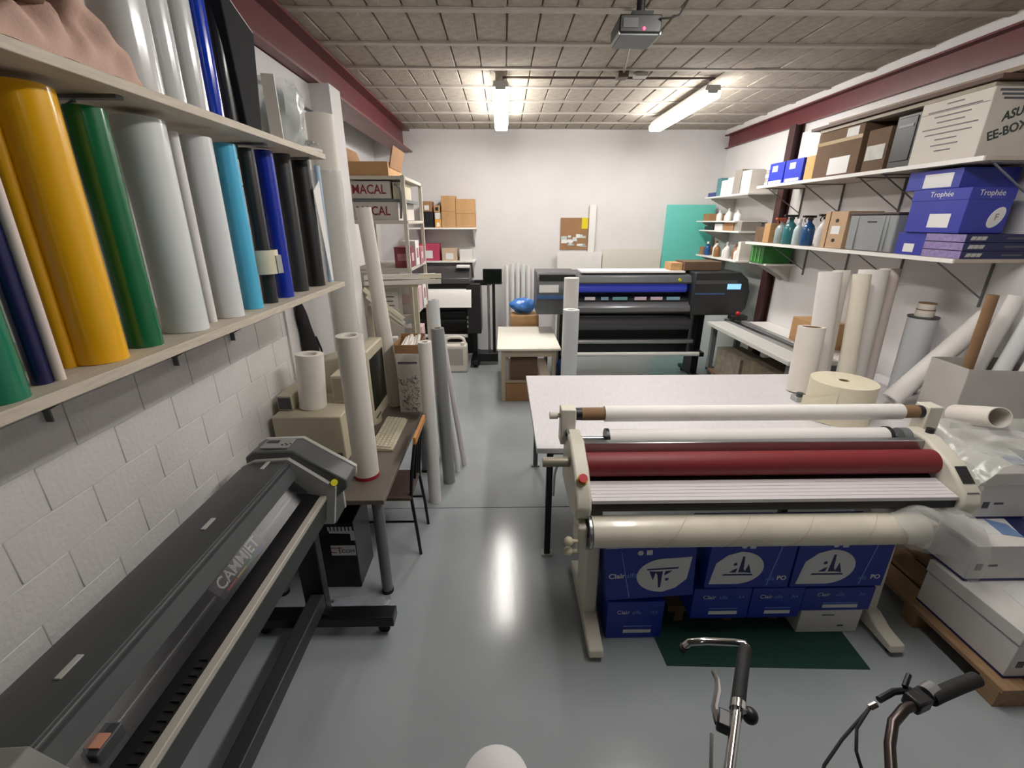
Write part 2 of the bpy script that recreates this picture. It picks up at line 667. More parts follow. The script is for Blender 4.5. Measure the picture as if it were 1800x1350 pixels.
G1 = 'vinyl rolls standing on the lower shelf'
shelf_roll(-75, 51, 690, 0, None, vinyl('0B7A5A'), 'bright teal green vinyl roll on the lower shelf beside the navy roll', SH1, -1.0, G1)
shelf_roll(53, 90, 668, 0, None, vinyl('16164E'), 'dark navy vinyl roll beside the teal green roll', SH1, -1.04, G1)
shelf_roll(92, 109, 655, 0, None, mat('pinkish_paper', 'E3D3CB', 0.6), 'thin pinkish white roll between navy and yellow rolls', SH1, -1.03, G1)
shelf_roll(108, 138, 650, 0, None, vinyl('E9AE08'), 'narrow yellow vinyl roll touching the wide yellow roll', SH1, -1.09, G1)
shelf_roll(130, 230, 645, 55, 140, vinyl('F5B70A'), 'wide glossy yellow vinyl roll on the lower shelf', SH1, -1.02, G1)
shelf_roll(228, 287, 612, 150, 183, vinyl('0C6B40'), 'dark green vinyl roll beside the wide yellow roll', SH1, -1.03, G1)
shelf_roll(289, 366, 583, 235, 200, M_VINYLW, 'wide white vinyl roll beside the dark green roll', SH1, -1.02, G1)
shelf_roll(367, 378, 565, 312, 230, M_PAPER, 'very thin white roll between two wider white rolls', SH1, -1.06, G1)
shelf_roll(379, 428, 553, 340, 236, M_VINYLW, 'white vinyl roll beside the sky blue roll', SH1, -1.02, G1)
shelf_roll(430, 462, 545, 395, 250, vinyl('55BDE6'), 'sky blue vinyl roll on the lower shelf', SH1, -1.03, G1)
k1 = shelf_roll(463, 486, 524, 425, 258, vinyl('262829', 0.4), 'charcoal vinyl roll with a taped paper tag beside the sky blue roll', SH1, -1.03, G1)
shelf_roll(487, 515, 520, 460, 262, vinyl('0A2EA8'), 'royal blue vinyl roll on the lower shelf', SH1, -1.03, G1)
shelf_roll(516, 541, 512, 498, 268, vinyl('303133', 0.45), 'matt dark grey vinyl roll beside the royal blue roll', SH1, -1.04, G1)
k3 = shelf_roll(542, 570, 506, 525, 275, vinyl('070708', 0.5), 'jet black vinyl roll with a loose white backing sheet', SH1, -1.03, G1)
shelf_roll(578, 584, 495, 548, 290, mat('pale_blue_film', 'A9C6DE', 0.4), 'pencil-thin pale blue roll near the far end of the lower shelf', SH1, -1.04, G1)
# paper tag taped round the charcoal roll
p = wloc(k1)
MB().hollow((p.x, p.y, SH1 + 0.13), (p.x, p.y, SH1 + 0.23), 0.062, 0.058, 24).build('paper_tag', M_CREAM, k1)
MB().rbox((p.x + 0.062, p.y + 0.012, SH1 + 0.17), (0.02, 0.05, 0.075), rz=0.5).build('tag_flap', M_PAPERW, k1)
# loose backing sheet of the black roll
p = wloc(k3)
MB().add([(p.x + 0.06, p.y + 0.0, SH1 + 0.50), (p.x + 0.062, p.y + 0.09, SH1 + 0.56), (p.x + 0.066, p.y + 0.10, SH1 + 0.02), (p.x + 0.064, p.y + 0.075, SH1 + 0.02),
          (p.x + 0.058, p.y + 0.0, SH1 + 0.50), (p.x + 0.06, p.y + 0.09, SH1 + 0.56), (p.x + 0.064, p.y + 0.10, SH1 + 0.02), (p.x + 0.062, p.y + 0.075, SH1 + 0.02)],
         [(0, 1, 2, 3), (7, 6, 5, 4), (0, 4, 5, 1), (1, 5, 6, 2), (2, 6, 7, 3), (3, 7, 4, 0)]).build('backing_sheet', M_PAPER, k3)
M_FILM = mat('clear_film', 'DDE2E2', 0.18, alpha=0.38, bump=0.8, bscale=9)
G2 = 'tall rolls standing on the upper shelf'
M_GLW = mat('glossy_white_vinyl', 'D9DBDA', 0.16, coat=0.5)
shelf_roll(186, 282, 150, 0, None, M_GLW, 'wide glossy white roll beside the pink cloth on the upper shelf', SH2, -0.97, G2)
shelf_roll(284, 322, 170, 0, None, M_GLW, 'medium glossy white roll next to the wide glossy white one', SH2, -0.985, G2)
shelf_roll(324, 360, 180, 0, None, M_GLW, 'glossy white roll touching the blue roll on the upper shelf', SH2, -0.98, G2)
shelf_roll(362, 388, 195, 0, None, vinyl('0B3AB8', 0.15), 'glossy blue roll on the upper shelf', SH2, -0.985, G2)
shelf_roll(390, 416, 203, 0, None, vinyl('222325', 0.35), 'black roll beside the glossy blue roll on the upper shelf', SH2, -1.0, G2)
t = thing('portfolio_case', 'flat charcoal portfolio case with a white edge beside the black roll', 'case', (-1.0, 2.05, SH2))
q = [at_x(433, 210, -0.975), at_x(459, 220, -0.975), at_x(446, 60, -0.975), at_x(402, -4, -0.975), at_x(380, -40, -0.975)]
q = [(v_.y, max(v_.z, SH2)) for v_ in q]
q[0], q[1] = (q[0][0], SH2), (q[1][0], SH2)
MB().prism(q, 'x', -1.03, -0.975).build('shell', mat('charcoal_case', '28292B', 0.8, var=0.08, spec=0.2), t, bev=0.004)
MB().bar((-0.985, q[2][0], q[2][1]), (-0.985, q[3][0], q[3][1]), 0.012, 0.012).build('white_edge', M_PRINTW, t)

# pink cloth heaped on the upper shelf with a dark folded bag on it
rows = []
for i in range(60):
    a = i / 59
    row = []
    for j in range(28):
        b = 1 - (1 - j / 27) ** 2.2
        yy = 0.70 + 0.70 * a
        xx = -1.34 + 0.385 * b
        base = 0.075 + 0.10 * max(0.0, min(1.0, (a - 0.73) * 10)) - 0.12 * max(0.0, a - 0.82) / 0.18
        env = min(1.0, a * 8 + 0.1, (1 - a) * 9 + 0.02) ** 0.6 * min(1.0, (1 - b) * 11, b * 4 + 0.3) ** 0.5
        fold = 0.022 * math.sin(19 * a + 9 * b) + 0.026 * abs(math.sin(16 * a - 11 * b + 1.0)) + 0.014 * math.sin(47 * a + 21 * b) - 0.02
        hgt = env * (base + fold)
        row.append((xx + (0.014 * math.sin(34 * a + 26 * hgt) + 0.008 * math.sin(71 * a - 40 * hgt)) * b * min(1, hgt * 12), yy + 0.01 * math.sin(30 * hgt), SH2 + max(0.002, hgt)))
    rows.append(row)
M_PINK = mat('dusty_pink_cloth', 'D2B0A0', 0.95, var=0.08, bump=0.15, bscale=200)
tag(MB().sheet(rows, 0.006).build('folded_cloth', M_PINK, loc=(-1.2, 0.9, SH2)), 'dusty pink cloth heaped on the upper shelf', 'cloth')
t = thing('folded_bag', 'dark brown folded bag lying on the pink cloth', 'bag', (-1.04, 1.10, SH2 + 0.085))
MB().rbox((-1.035, 1.10, SH2 + 0.115), (0.15, 0.17, 0.04), rz=0.1).build('body', mat('brown_leather', '6F5540', 0.7, var=0.15), t, bev=0.015)
MB().rbox((-1.035, 1.10, SH2 + 0.144), (0.145, 0.165, 0.014), rz=0.1).build('flap', mat('brown_leather_light', '856850', 0.7, var=0.15), t, bev=0.005)
MB().rbox((-1.035, 1.10, SH2 + 0.175), (0.14, 0.17, 0.045), rz=0.16).build('second_fold', mat('brown_leather', '6F5540'), t, bev=0.012)

# white card and a film-wrapped grey bundle at the far end of the upper shelf
tag(MB().rbox((-0.99, 2.22, SH2 + 0.125), (0.05, 0.012, 0.25), rz=0.2).build('card_strip', M_PAPERW, loc=(-0.99, 2.22, SH2)), 'narrow white card strip standing beside the charcoal roll', 'card')
t = thing('wrapped_bundle', 'grey bundle wrapped in clear film at the upper shelf end', 'bundle', (-1.06, 2.42, SH2))
MB().sphere((-1.06, 2.42, SH2 + 0.115), 0.1, 16, 12, (0.75, 0.8, 1.12)).build('contents', mat('grey_cloth', '8E9694', 0.8, var=0.25, scale=20), t)
rows = []
for i in range(13):
    a = i / 12
    row = []
    for j in range(25):
        p_ = 2 * PI * j / 24
        rr = 0.125 * (0.55 + 0.45 * math.sin(PI * (0.12 + 0.7 * a))) + 0.012 * math.sin(5 * p_ + 7 * a) + 0.008 * math.sin(11 * p_ - 5 * a)
        row.append((-1.06 + 0.85 * rr * math.cos(p_), 2.42 + rr * math.sin(p_), SH2 + 0.004 + 0.27 * a))
    rows.append(row)
MB().sheet(rows, 0.0015).build('film_wrap', M_FILM, t)
t = thing('film_scraps', 'crumpled clear film and a white tube at the tip of the upper shelf', 'film', (-0.985, 2.585, SH2))
MB().cyl((-1.0, 2.5, SH2 + 0.012), (-0.96, 2.635, SH2 + 0.012), 0.012).build('tube', M_PAPERW, t)
rows = [[(-1.02 + 0.012 * i + 0.008 * math.sin(3 * j), 2.48 + 0.018 * j, SH2 + 0.028 + 0.02 * abs(math.sin(1.7 * i + 1.1 * j))) for j in range(8)] for i in range(7)]
MB().sheet(rows, 0.0012).build('film', M_FILM, t)


# ------------------------------------------------------------------ wide-format plotter along the left wall
t = thing('wide_format_printer', 'long dark grey wide-format printer on a black stand along the left wall', 'printer', (-1.15, 0.9, 0))
PY0, PY1 = -0.55, 1.93
MB().prism([(-1.33, 0.72), (-1.31, 1.05), (-1.235, 1.085), (-1.075, 1.095), (-1.055, 1.085), (-1.07, 0.72)], 'y', PY0 + 0.25, PY1).build('top_cover', M_DGREY, t, bev=0.006)
MB().prism([(-1.068, 1.095), (-1.032, 1.004), (-1.04, 0.998), (-1.08, 1.085)], 'y', PY0 + 0.25, PY1).build('front_cover', mat('grey_cover', '55585A', 0.45, var=0.05), t, bev=0.002)
MB().prism([(-1.066, 0.74), (-1.066, 0.905), (-0.995, 0.905), (-0.938, 0.893), (-0.938, 0.74)], 'y', PY0 + 0.25, PY1).build('platen', M_BLACK, t)
MB().prism([(-1.066, 0.998), (-1.05, 0.998), (-0.985, 0.93), (-0.99, 0.925)], 'y', PY0 + 0.25, PY1 - 0.02).build('window_pane', mat('smoked_acrylic', '15171C', 0.22, alpha=0.45), t)
MB().box(-0.936, -0.905, PY0 + 0.25, PY1, 0.872, 0.896).build('front_rail', mat('pale_rail', 'B9B3A8', 0.4), t, bev=0.003)
MB().prism([(-0.937, 0.74), (-0.937, 0.871), (-0.905, 0.871), (-0.925, 0.745)], 'y', PY0 + 0.25, PY1).build('front_apron', mat('front_dark', '3B3D3D', 0.5), t, bev=0.003)
b = MB()
yy = 0.25
while yy < 1.05:
    b.box(-0.968, -0.942, yy, yy + 0.014, 0.893, 0.902)
    yy += 0.026
b.build('pinch_teeth', M_RUBBER, t)
MB().cyl((-1.035, PY0 + 0.3, 0.945), (-1.035, PY1 - 0.03, 0.945), 0.012, n=12).build('carriage_rail', M_STEEL, t)
cr = MB().box(-1.06, -1.0, 0.72, 0.80, 0.907, 0.975).build('print_carriage', M_DGREY, t, bev=0.004)
MB().box(-1.045, -1.005, 0.735, 0.77, 0.9755, 0.98).build('carriage_label', mat('peach_label', 'D89A80', 0.5), cr)
# near end block with a grey band
MB().prism([(-1.34, 0.70), (-1.32, 1.06), (-1.235, 1.095), (-1.06, 1.105), (-0.90, 0.90), (-0.90, 0.70)], 'y', PY0, 0.60).build('near_head', M_DGREY, t, bev=0.008)
MB().prism([(-1.345, 0.70), (-1.325, 1.066), (-1.235, 1.10), (-1.056, 1.11), (-0.893, 0.905), (-0.893, 0.70)], 'y', 0.60, 0.665).build('grey_band', mat('band_grey', '7E8078', 0.5), t, bev=0.004)
# far end control head
hd = MB().prism([(-1.30, 0.70), (-1.285, 1.10), (-1.245, 1.13), (-1.05, 1.135), (-0.80, 0.965), (-0.805, 0.92), (-0.89, 0.84), (-0.89, 0.70)], 'y', 1.955, 2.09).build('control_head', mat('head_grey', '57595A', 0.45, var=0.05), t, bev=0.008)
MB().prism([(-1.302, 0.70), (-1.29, 1.104), (-1.245, 1.134), (-1.05, 1.139), (-0.797, 0.967), (-0.802, 0.917), (-0.888, 0.836), (-0.888, 0.70)], 'y', 2.09, 2.115).build('head_trim', M_LGREY, t, bev=0.004)
MB().prism([(-1.312, 0.72), (-1.30, 1.06), (-1.235, 1.092), (-1.066, 1.102), (-0.855, 0.935), (-0.89, 0.72)], 'y', 1.931, 1.954).build('head_seam', M_LGREY, t)
MB().rbox((-1.15, 2.03, 1.138), (0.14, 0.1, 0.006)).build('control_panel', mat('panel_grey', '8A8C8B', 0.4), hd, bev=0.002)
MB().rbox((-1.18, 2.045, 1.1415), (0.06, 0.025, 0.004)).build('display', M_GLASSD, hd)
for i in range(4):
    MB().cyl((-1.12 + 0.012 * i, 2.01 + 0.012 * (i % 2), 1.14), (-1.12 + 0.012 * i, 2.01 + 0.012 * (i % 2), 1.144), 0.004, n=10).build('button', M_BLACK, hd)
MB().cyl((-0.865, 1.945, 0.958), (-0.855, 1.93, 0.97), 0.017, n=14).build('yellow_sticker', mat('yellow_sticker', 'D8D020', 0.4), t)
# maker's badge on the window, latches on the cover
bd = MB().prism([(-1.052, 0.978), (-1.048, 0.982), (-1.0, 0.934), (-1.004, 0.93)], 'y', 1.235, 1.54).build('badge', mat('badge_dark', '2A2C33', 0.3), t)
text('CAMMJET', 0.06, M_PRINTW, bd, (-1.030, 1.385, 0.9625), (0, 1, 0), (-0.7, 0, 0.72), shear=0.2, sx=1.0, bold=0.0007)
for k, c in enumerate(('C03030', 'D0B030', '30A060', '3060C0')):
    patch(rect(0.06, 0.006), mat('stripe_' + c, c, 0.4), bd, (-1.008, 1.30 + 0.062 * k, 0.9405), (0, 1, 0), (-0.7, 0, 0.72), name='colour_stripe')
for yy in (0.83, 1.42, 1.86):
    MB().box(-1.166, -1.148, yy, yy + 0.07, 1.0885, 1.0945).build('latch', M_LGREY, t, bev=0.002)
# stand
for yy in (-0.35, 1.915):
    lg = MB().box(-1.10, -0.985, yy - 0.03, yy + 0.03, 0.13, 0.74).build('leg', M_BLACKM, t, bev=0.006)
    MB().box(-1.42, -0.625, yy - 0.045, yy + 0.045, 0.07, 0.135).build('foot', M_BLACKM, t, bev=0.006)
    for xx in (-1.36, -0.69):
        MB().cyl((xx, yy - 0.018, 0.033), (xx, yy + 0.018, 0.033), 0.033, n=16).build('caster', M_RUBBER, t)
        MB().box(xx - 0.02, xx + 0.02, yy - 0.025, yy + 0.025, 0.045, 0.071).build('caster_fork', M_BLACK, t)
MB().box(-1.06, -0.985, -0.33, 1.886, 0.21, 0.30).build('cross_bar', mat('stand_bar', '333437', 0.45), t, bev=0.008)


# ------------------------------------------------------------------ desk, computer and what stands on it
DZ = 0.72
t = thing('desk', 'grey-brown office desk with round grey metal legs behind the dark printer', 'desk', (-1.08, 2.9, 0))
MB().box(-1.47, -0.685, 2.135, 3.72, DZ - 0.03, DZ).build('desk_top', mat('desk_laminate', '6E655E', 0.4, var=0.06), t, bev=0.003)
for (xx, yy) in ((-0.745, 2.2), (-1.4, 2.2), (-0.745, 3.64), (-1.4, 3.64)):
    lg = MB().cyl((xx, yy, 0.02), (xx, yy, DZ - 0.03), 0.033, n=20).build('leg', M_MGREY, t)
    MB().cyl((xx, yy, 0.0), (xx, yy, 0.022), 0.036, n=20).build('foot_cap', M_RUBBER, lg)
MB().box(-1.38, -0.765, 3.6, 3.63, 0.45, DZ - 0.03).build('modesty_panel', M_DGREY, t)

t = thing('computer_tower', 'black computer tower under the desk with white lettering and sticker', 'computer', (-1.03, 2.42, 0))
MB().box(-1.15, -0.92, 2.235, 2.515, 0.0, 0.50).build('case', mat('tower_black', '0B0B0C', 0.35), t, bev=0.006)
patch(rect(0.15, 0.075), M_PRINTW, t, (-1.0, 2.235, 0.29), (1, 0, 0), (0, 0, 1), name='sticker')
text('CT', 0.06, M_RED, t, (-1.045, 2.2335, 0.29), (1, 0, 0), (0, 0, 1))
text('.COM', 0.035, M_INK, t, (-0.975, 2.2335, 0.285), (1, 0, 0), (0, 0, 1))
for k in range(7):
    patch(rect(0.014, 0.03), M_PRINTW, t, (-1.07 + 0.022 * k, 2.235, 0.45), (1, 0, 0), (0, 0, 1), name='lettering')
patch([(-0.07, 0.02), (0.08, 0.02), (0.08, -0.05), (0.055, -0.05), (0.055, -0.0), (-0.07, 0.005)], M_PRINTW, t, (-1.0, 2.235, 0.415), (1, 0, 0), (0, 0, 1))

# crumpled plastic on the floor by the printer foot
rows = [[(-1.06 + 0.035 * i + 0.01 * math.sin(2 * j), 2.0 + 0.026 * j, 0.006 + 0.028 * abs(math.sin(1.3 * i + 0.9 * j)) + 0.012 * abs(math.sin(2.9 * i * j * 0.3))) for j in range(6)] for i in range(11)]
tag(MB().sheet(rows, 0.002).build('plastic_scrap', mat('silvery_film', 'C8CBD6', 0.15, metal=0.5), loc=(-0.9, 2.1, 0)), 'crumpled silvery film lying on the floor under the desk', 'film')

# beige desktop case, CRT monitor, keyboard
t = thing('desktop_computer', 'aged beige desktop computer case lying flat on the desk', 'computer', (-1.25, 2.75, DZ))
MB().box(-1.462, -1.03, 2.56, 2.98, DZ, 1.045).build('case', M_BEIGE, t, bev=0.008)
MB().box(-1.45, -1.05, 2.556, 2.562, DZ + 0.05, DZ + 0.07).build('vent_strip', M_DGREY, t)
t = thing('monitor', 'beige tube monitor with a dark screen on the desk facing the aisle', 'monitor', (-1.1, 3.2, DZ))
MB().cyl((-1.1, 3.2, DZ), (-1.1, 3.2, DZ + 0.045), 0.13, n=28).build('foot', M_BEIGE, t)
MB().box(-1.07, -0.965, 3.0, 3.44, DZ + 0.045, 1.34).build('front_shell', M_BEIGE, t, bev=0.012)
MB().add([(-1.07, 3.02, DZ + 0.07), (-1.07, 3.42, DZ + 0.07), (-1.07, 3.42, 1.32), (-1.07, 3.02, 1.32), (-1.4, 3.11, 0.86), (-1.4, 3.33, 0.86), (-1.4, 3.33, 1.22), (-1.4, 3.11, 1.22)],
         [(0, 1, 2, 3), (7, 6, 5, 4), (0, 4, 5, 1), (1, 5, 6, 2), (2, 6, 7, 3), (3, 7, 4, 0)]).build('rear_shell', M_BEIGE, t, bev=0.01)
MB().box(-0.967, -0.960, 3.045, 3.395, 0.87, 1.27).build('screen', M_GLASSD, t, bev=0.003)
for k in range(4):
    MB().box(-0.966, -0.958, 3.07 + 0.03 * k, 3.09 + 0.03 * k, 0.80, 0.81).build('button', M_INKG, t)
t = thing('keyboard', 'aged beige computer keyboard on the desk in front of the monitor', 'keyboard', (-0.84, 2.96, DZ))
kb = MB().prism([(-0.925, DZ), (-0.925, DZ + 0.035), (-0.765, DZ + 0.016), (-0.765, DZ)], 'y', 2.70, 3.2).build('tray', M_BEIGE, t, bev=0.004)
mk = None
for i in range(5):
    for j in range(15):
        b = (-0.915 + 0.028 * i, 2.715 + 0.032 * j, DZ + 0.0335 - 0.0033 * i)
        if mk is None:
            o = MB().box(0, 0.023, 0, 0.027, 0, 0.009).build('key', mat('key_beige', 'CFC8B2', 0.5))
            o.parent = t
            mk = o.data
        else:
            o = bpy.data.objects.new('key', mk)
            COL.objects.link(o)
            o.parent = t
        o.location = Vector(b) - wloc(t)

# rolls on and around the desk
t = roll((-0.853, 2.40, DZ), (-0.852, 2.395, 1.61), 0.073, M_PAPERW, 'thick white roll with a red end band standing on the desk', 0.55, name='paper_roll', core_m=M_PAPERW)
MB().hollow((-0.853, 2.40, DZ + 0.001), (-0.853, 2.40, DZ + 0.022), 0.0745, 0.0732, 32).build('red_band', M_RED, t)
roll((-0.925, 3.52, DZ), (-1.05, 3.60, 2.29), 0.056, M_PAPERW, 'tall slim white roll leaning beside the patterned cartons', 0.55, name='paper_roll', core_m=M_PAPERW)
e1 = roll((-1.30, 3.60, DZ), (-1.29, 3.605, 2.90), 0.095, M_PAPERW, 'very tall pale roll partly wrapped in film standing on the desk by the pier', 0.5, name='paper_roll', core_m=M_PAPERW)
MB().lathe((-1.298, 3.60, DZ + 0.3), [(0.1, 0), (0.106, 0.2), (0.1, 0.5), (0.107, 0.8), (0.102, 1.1), (0.11, 1.4), (0.104, 1.52)], 20).build('film_wrap', M_FILM, e1)
roll((-1.27, 2.74, 1.045), (-1.25, 2.76, 1.40), 0.085, M_PAPERW, 'short thick white roll standing on the beige computer case', 0.6, name='paper_roll', core_m=M_PAPERW)
t = thing('tape_drive', 'small beige device with dark front on the computer case', 'device', (-1.41, 2.8, 1.045))
MB().box(-1.46, -1.365, 2.66, 2.9, 1.046, 1.15).build('case', M_BEIGE, t, bev=0.006)
MB().box(-1.45, -1.375, 2.652, 2.662, 1.06, 1.135).build('dark_front', M_DGREY, t)
t = thing('speaker', 'beige desktop loudspeaker on the computer case', 'speaker', (-1.1, 2.86, 1.045))
MB().box(-1.15, -1.045, 2.78, 2.93, 1.046, 1.24).build('case', M_BEIGE, t, bev=0.006)
MB().box(-1.137, -1.058, 2.774, 2.782, 1.065, 1.225).build('grille', mat('speaker_grille', '9A927C', 0.8, bump=0.5, bscale=300), t)

# black bag hanging on the wall beyond the shelf
t = thing('hanging_bag', 'black fabric bag hanging on the left wall under the shelf', 'bag', (-1.45, 3.2, 1.2))
rows = []
for i in range(12):
    a = i / 11
    w = 0.02 + 0.10 * math.sin(PI * min(1, 0.05 + 0.8 * a)) * (0.3 + 0.7 * a) + 0.012 * math.sin(9 * a)
    row = []
    for j in range(14):
        p_ = 2 * PI * j / 13
        row.append((-1.452 + 0.035 * math.sin(p_) * (0.5 + 0.5 * a), 3.16 + 0.12 * a + w * math.cos(p_) * (1 + 0.1 * math.sin(4 * a + 3 * p_)), 1.66 - 0.42 * a))
    rows.append(row)
MB().sheet(rows, 0.003).build('body', mat('black_fabric', '111213', 0.85, bump=0.5, bscale=120), t)
MB().tube([(-1.49, 3.14, 1.70), (-1.46, 3.14, 1.68), (-1.45, 3.15, 1.60)], 0.008).build('hook', M_BLACKM, t)
MB().tube([(-1.45, 3.36, 1.36), (-1.45, 3.42, 1.25), (-1.45, 3.45, 1.15), (-1.46, 3.46, 1.08)], 0.008).build('strap', mat('black_fabric', '111213'), t)

# patterned cartons on the desk
M_DOODLE = mat('carton_grey_white', 'CFC9C2', 0.7, var=0.05)


def doodle_box(x0, x1, y0, y1, z0, z1, label, seed, tray=False):
    rnd = random.Random(seed)
    t_ = thing('patterned_carton', label, 'box', ((x0 + x1) / 2, (y0 + y1) / 2, z0))
    MB().box(x0, x1, y0, y1, z0, z1).build('carton', M_DOODLE, t_, bev=0.003)
    w, h = x1 - x0, z1 - z0
    for k in range(int(90 * w * h / 0.1)):
        cx, cz = rnd.uniform(x0 + 0.02, x1 - 0.02), rnd.uniform(z0 + 0.02, z0 + h * 0.62)
        a = rnd.uniform(0, PI)
        l = rnd.uniform(0.008, 0.02)
        pts = [(l * math.cos(q), l * 0.6 * math.sin(q)) for q in (0, 0.8, 1.6, 2.4, 3.1)] + [(l * 0.75 * math.cos(q), l * 0.4 * math.sin(q)) for q in (3.1, 2.4, 1.6, 0.8, 0)]
        patch(pts, M_INKG, t_, (cx, y0, cz), (math.cos(a), 0, math.sin(a)), (-math.sin(a), 0, math.cos(a)), name='printed_line')
    return t_


d1 = doodle_box(-0.855, -0.665, 3.36, 3.62, DZ, 1.22, 'tall carton with dense scribble pattern on the desk corner', 3)
MB().box(-0.84, -0.69, 3.357, 3.362, 1.14, 1.155).build('printed_bar', M_INKG, d1)
doodle_box(-1.0, -0.90, 3.64, 3.70, DZ, 1.28, 'narrow carton with a column of printed symbols on the desk', 8)
t = thing('open_tray_box', 'open brown cardboard tray with paper offcuts on the scribble-patterned carton', 'box', (-0.76, 3.49, 1.22))
b = MB().box(-0.86, -0.66, 3.365, 3.63, 1.221, 1.227)
b.box(-0.86, -0.66, 3.365, 3.371, 1.227, 1.29).box(-0.86, -0.66, 3.624, 3.63, 1.227, 1.32).box(-0.86, -0.854, 3.371, 3.624, 1.227, 1.30).box(-0.666, -0.66, 3.371, 3.624, 1.227, 1.30)
b.build('tray', M_CARD, t)
for k in range(6):
    MB().cyl((-0.82 + 0.025 * k, 3.41 + 0.02 * (k % 3), 1.25 + 0.01 * (k % 2)), (-0.80 + 0.02 * k, 3.58, 1.29 + 0.012 * (k % 3)), 0.016, n=10).build('paper_offcut', M_PAPERW, t)


# ------------------------------------------------------------------ chair pushed to the desk
t = thing('chair', 'black metal chair with brown seat and orange wooden top rail at the desk', 'chair', (-0.72, 2.72, 0))
for yy, yf in ((2.56, 2.50), (2.86, 2.83)):
    MB().tube([(-0.595, yf + 0.03, 0.0), (-0.61, yf + 0.04, 0.2), (-0.635, yy, 0.45), (-0.615, yy, 0.65), (-0.575, yy, 0.90)], 0.011, 10).build('back_leg', M_BLACKM, t)
    MB().tube([(-1.0, yy, 0.0), (-0.99, yy, 0.2), (-0.97, yy, 0.43)], 0.011, 10).build('front_leg', M_BLACKM, t)
MB().box(-1.0, -0.63, 2.53, 2.89, 0.435, 0.465).build('seat', mat('brown_seat', '54443E', 0.6, var=0.1), t, bev=0.01)
for yy in (2.56, 2.86):
    MB().tube([(-0.62, yy, 0.25), (-0.985, yy, 0.25)], 0.008).build('stretcher', M_BLACKM, t)
for yy in (2.63, 2.71, 2.79):
    MB().bar((-0.618, yy, 0.55), (-0.582, yy, 0.86), 0.02, 0.008).build('back_slat', M_BLACKM, t)
MB().bar((-0.575, 2.53, 0.885), (-0.575, 2.89, 0.885), 0.02, 0.05).build('top_rail', mat('orange_wood', 'C98846', 0.45, var=0.15), t, bev=0.004)

# rolls standing on the floor between chair and rack
G3 = 'rolls standing on the floor beside the desk'
roll((-0.585, 3.16, 0), (-0.59, 3.20, 1.36), 0.05, M_PAPER, 'tall white roll standing on the floor behind the chair', 0.5, G3, name='paper_roll')
roll((-0.50, 3.45, 0), (-0.53, 3.47, 1.40), 0.052, mat('grey_film_roll', '8B8D8E', 0.35), 'tall grey film roll standing on the floor behind the chair', 0.5, G3, name='paper_roll')
roll((-0.44, 3.62, 0), (-0.55, 3.64, 1.36), 0.022, M_PAPER, 'slim white tube leaning beside the tall grey film roll', 0.6, G3, name='paper_roll')
roll((-0.39, 3.74, 0), (-0.54, 3.76, 1.3), 0.024, mat('mauve_white_tube', 'D8D0D4', 0.5), 'slim mauve-white tube leaning outermost into the aisle', 0.6, G3, name='paper_roll')
roll((-0.59, 3.88, 0), (-0.62, 3.92, 1.55), 0.05, M_VINYLW, 'tall white roll standing behind the grey film roll', 0.5, G3, name='paper_roll')


# ================================================================== RIGHT SIDE
# ------------------------------------------------------------------ big white work table
TZ = 0.885
t = thing('work_table', 'large white work table with scratched top behind the laminator', 'table', (1.8, 3.1, 0))
M_TABLETOP = mat('scratched_white_top', 'D9D6DA', 0.5, var=0.1, scale=9, stretch=(14, 1.2, 1))
MB().box(0.195, 3.44, 2.42, 3.79, TZ - 0.035, TZ).build('table_top', M_TABLETOP, t, bev=0.003)
for xx in (0.29, 1.9, 3.38):
    for yy in (2.52, 3.72):
        lg = MB().box(xx - 0.02, xx + 0.02, yy - 0.02, yy + 0.02, 0.012, TZ - 0.035).build('leg', M_MGREY if yy > 3 else M_BLACKM, t)
        MB().box(xx - 0.04, xx + 0.04, yy - 0.03, yy + 0.03, 0.0, 0.012).build('foot_plate', M_LGREY, lg)
MB().box(0.29, 3.38, 2.505, 2.535, TZ - 0.09, TZ - 0.036).build('frame_rail', M_MGREY, t)
MB().box(0.29, 3.38, 3.705, 3.735, TZ - 0.09, TZ - 0.036).build('frame_rail', M_MGREY, t)

# ------------------------------------------------------------------ laminator
t = thing('laminator', 'cream roll laminator with red rubber roller standing in front of the work table', 'laminator', (1.35, 2.05, 0))
for xx, s in ((0.475, -1), (2.09, 1)):
    MB().prism([(1.90, 0.07), (1.93, 0.80), (2.18, 0.80), (2.14, 0.07)], 'x', xx - 0.035, xx + 0.035).build('leg', M_CREAMP, t, bev=0.01)
    MB().prism([(1.69, 0.03), (1.70, 0.075), (1.80, 0.085), (1.88, 0.12), (2.2, 0.12), (2.36, 0.08), (2.38, 0.03)], 'x', xx - 0.04, xx + 0.04).build('foot', M_CREAMP, t, bev=0.008)
    for yy in (1.735, 2.33):
        MB().cyl((xx, yy, 0.0), (xx, yy, 0.035), 0.02, n=14).build('levelling_foot', M_BLACK, t)
MB().box(0.51, 2.055, 2.11, 2.175, 0.66, 0.72).build('cross_beam', M_CREAMP, t, bev=0.005)
side = [(1.84, 0.80), (1.815, 0.87), (1.84, 0.935), (1.95, 1.03), (2.12, 1.10), (2.26, 1.10), (2.33, 0.98), (2.33, 0.76), (2.05, 0.74)]
lp = MB().prism(side, 'x', 0.345, 0.425).build('side_cover', M_CREAMP, t, bev=0.014, seg=3)
rp = MB().prism(side, 'x', 2.275, 2.37).build('side_cover', M_CREAMP, t, bev=0.014, seg=3)
